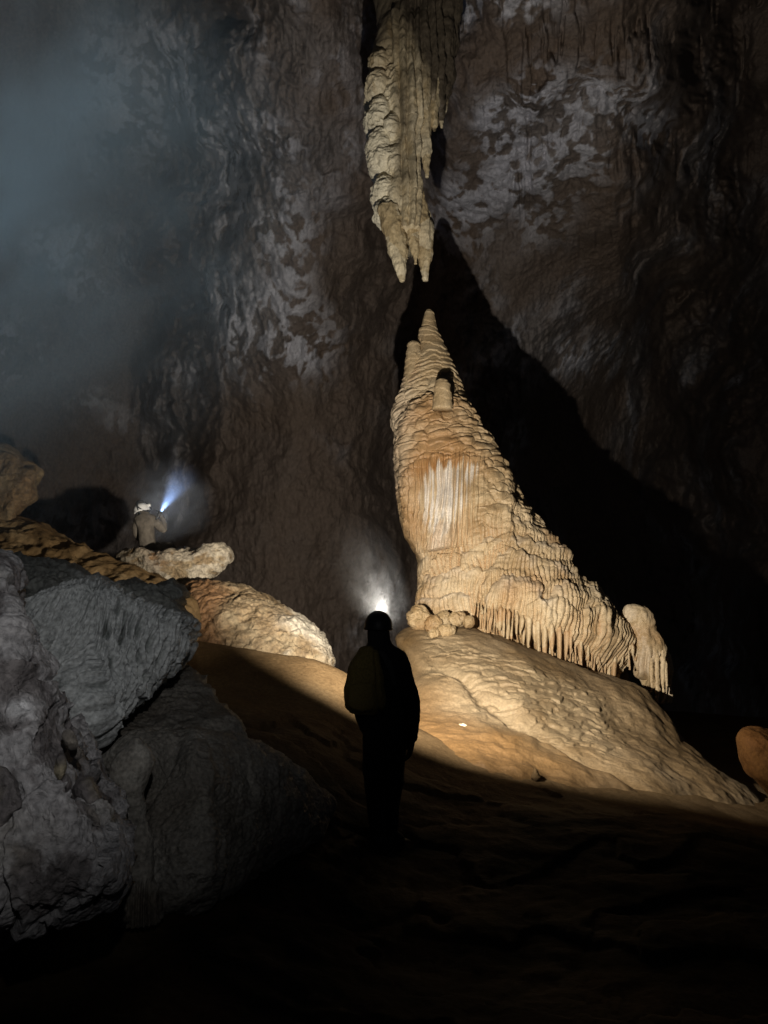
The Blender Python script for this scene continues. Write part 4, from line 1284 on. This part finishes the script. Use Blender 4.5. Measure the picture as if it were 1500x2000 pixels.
# ------------------------------------------------------------------ mist (real scattering volumes lit by the lamps)
def mat_mist(name, dens, nscale, lo, hi, colour=(1, 1, 1), distort=0.6, detail=4, power=1.0, aniso=0.0):
    m = bpy.data.materials.new(name)
    m.use_nodes = True
    nt = m.node_tree
    N, L = nt.nodes, nt.links
    N.remove(N['Principled BSDF'])
    out = N['Material Output']
    pv = N.new('ShaderNodeVolumePrincipled')
    pv.inputs['Color'].default_value = (*colour, 1)
    pv.inputs['Anisotropy'].default_value = aniso
    tc = N.new('ShaderNodeTexCoord')
    gr = N.new('ShaderNodeTexGradient')
    gr.gradient_type = 'SPHERICAL'
    L.new(tc.outputs['Object'], gr.inputs[0])
    nz = N.new('ShaderNodeTexNoise')
    nz.inputs['Scale'].default_value = nscale
    nz.inputs['Detail'].default_value = detail
    nz.inputs['Distortion'].default_value = distort
    L.new(tc.outputs['Object'], nz.inputs['Vector'])
    mr = N.new('ShaderNodeMapRange')
    mr.inputs[1].default_value = lo
    mr.inputs[2].default_value = hi
    L.new(nz.outputs['Fac'], mr.inputs[0])
    pw = N.new('ShaderNodeMath')
    pw.operation = 'POWER'
    L.new(gr.outputs['Fac'], pw.inputs[0])
    pw.inputs[1].default_value = power
    mu = N.new('ShaderNodeMath')
    mu.operation = 'MULTIPLY'
    L.new(pw.outputs[0], mu.inputs[0])
    L.new(mr.outputs[0], mu.inputs[1])
    m2 = N.new('ShaderNodeMath')
    m2.operation = 'MULTIPLY'
    L.new(mu.outputs[0], m2.inputs[0])
    m2.inputs[1].default_value = dens
    L.new(m2.outputs[0], pv.inputs['Density'])
    L.new(pv.outputs[0], out.inputs['Volume'])
    return m


def mist(name, loc, scale, rot, mat, label):
    nr, nc = 24, 36
    ph = np.linspace(0.01, math.pi - 0.01, nr)
    th = np.linspace(0, 2 * math.pi, nc, endpoint=False)
    V = np.stack([np.sin(ph)[:, None] * np.cos(th), np.sin(ph)[:, None] * np.sin(th), np.repeat(np.cos(ph)[:, None], nc, 1)], -1)
    o = finish(name, V, True, mat, base=(0, 0, 0))
    o.location = loc
    o.scale = scale
    o.rotation_euler = rot
    tag(o, label, 'mist', kind='stuff')
    return o


mist('breath_plume', tuple(P(744, 1168, 6.14)), (0.085, 0.10, 0.21), (0, -0.1, 0), mat_mist('breath_puff', 0.05, 2.3, 0.45, 0.62, distort=2.4, power=1.3),
     'bright white puff of breath curling above the headlamp of the standing person')
mist('breath_mist', tuple(P(712, 1110, 6.25)), (0.33, 0.36, 0.70), (0, -0.40, 0), mat_mist('breath_haze', 0.015, 1.8, 0.38, 0.62, distort=1.4, power=1.3),
     'pale drifting breath mist rising over the standing person')
mist('torch_mist', tuple(P(328, 982, 12.25)), (0.85, 0.7, 0.85), (0, 0, 0), mat_mist('torch_haze', 1.1, 2.2, 0.3, 0.7, (0.8, 0.88, 1), distort=0.8, power=1.5),
     'thin mist catching the blue torch beam of the seated person')
mist('cave_mist', tuple(P(20, 330, 2.3)), (1.25, 0.7, 1.5), (0, 0.3, 0), mat_mist('near_mist', 5.8, 1.7, 0.40, 0.68, (0.62, 0.84, 1.0), distort=0.7, detail=3, power=1.8),
     'blue grey mist drifting across the upper left of the cave')
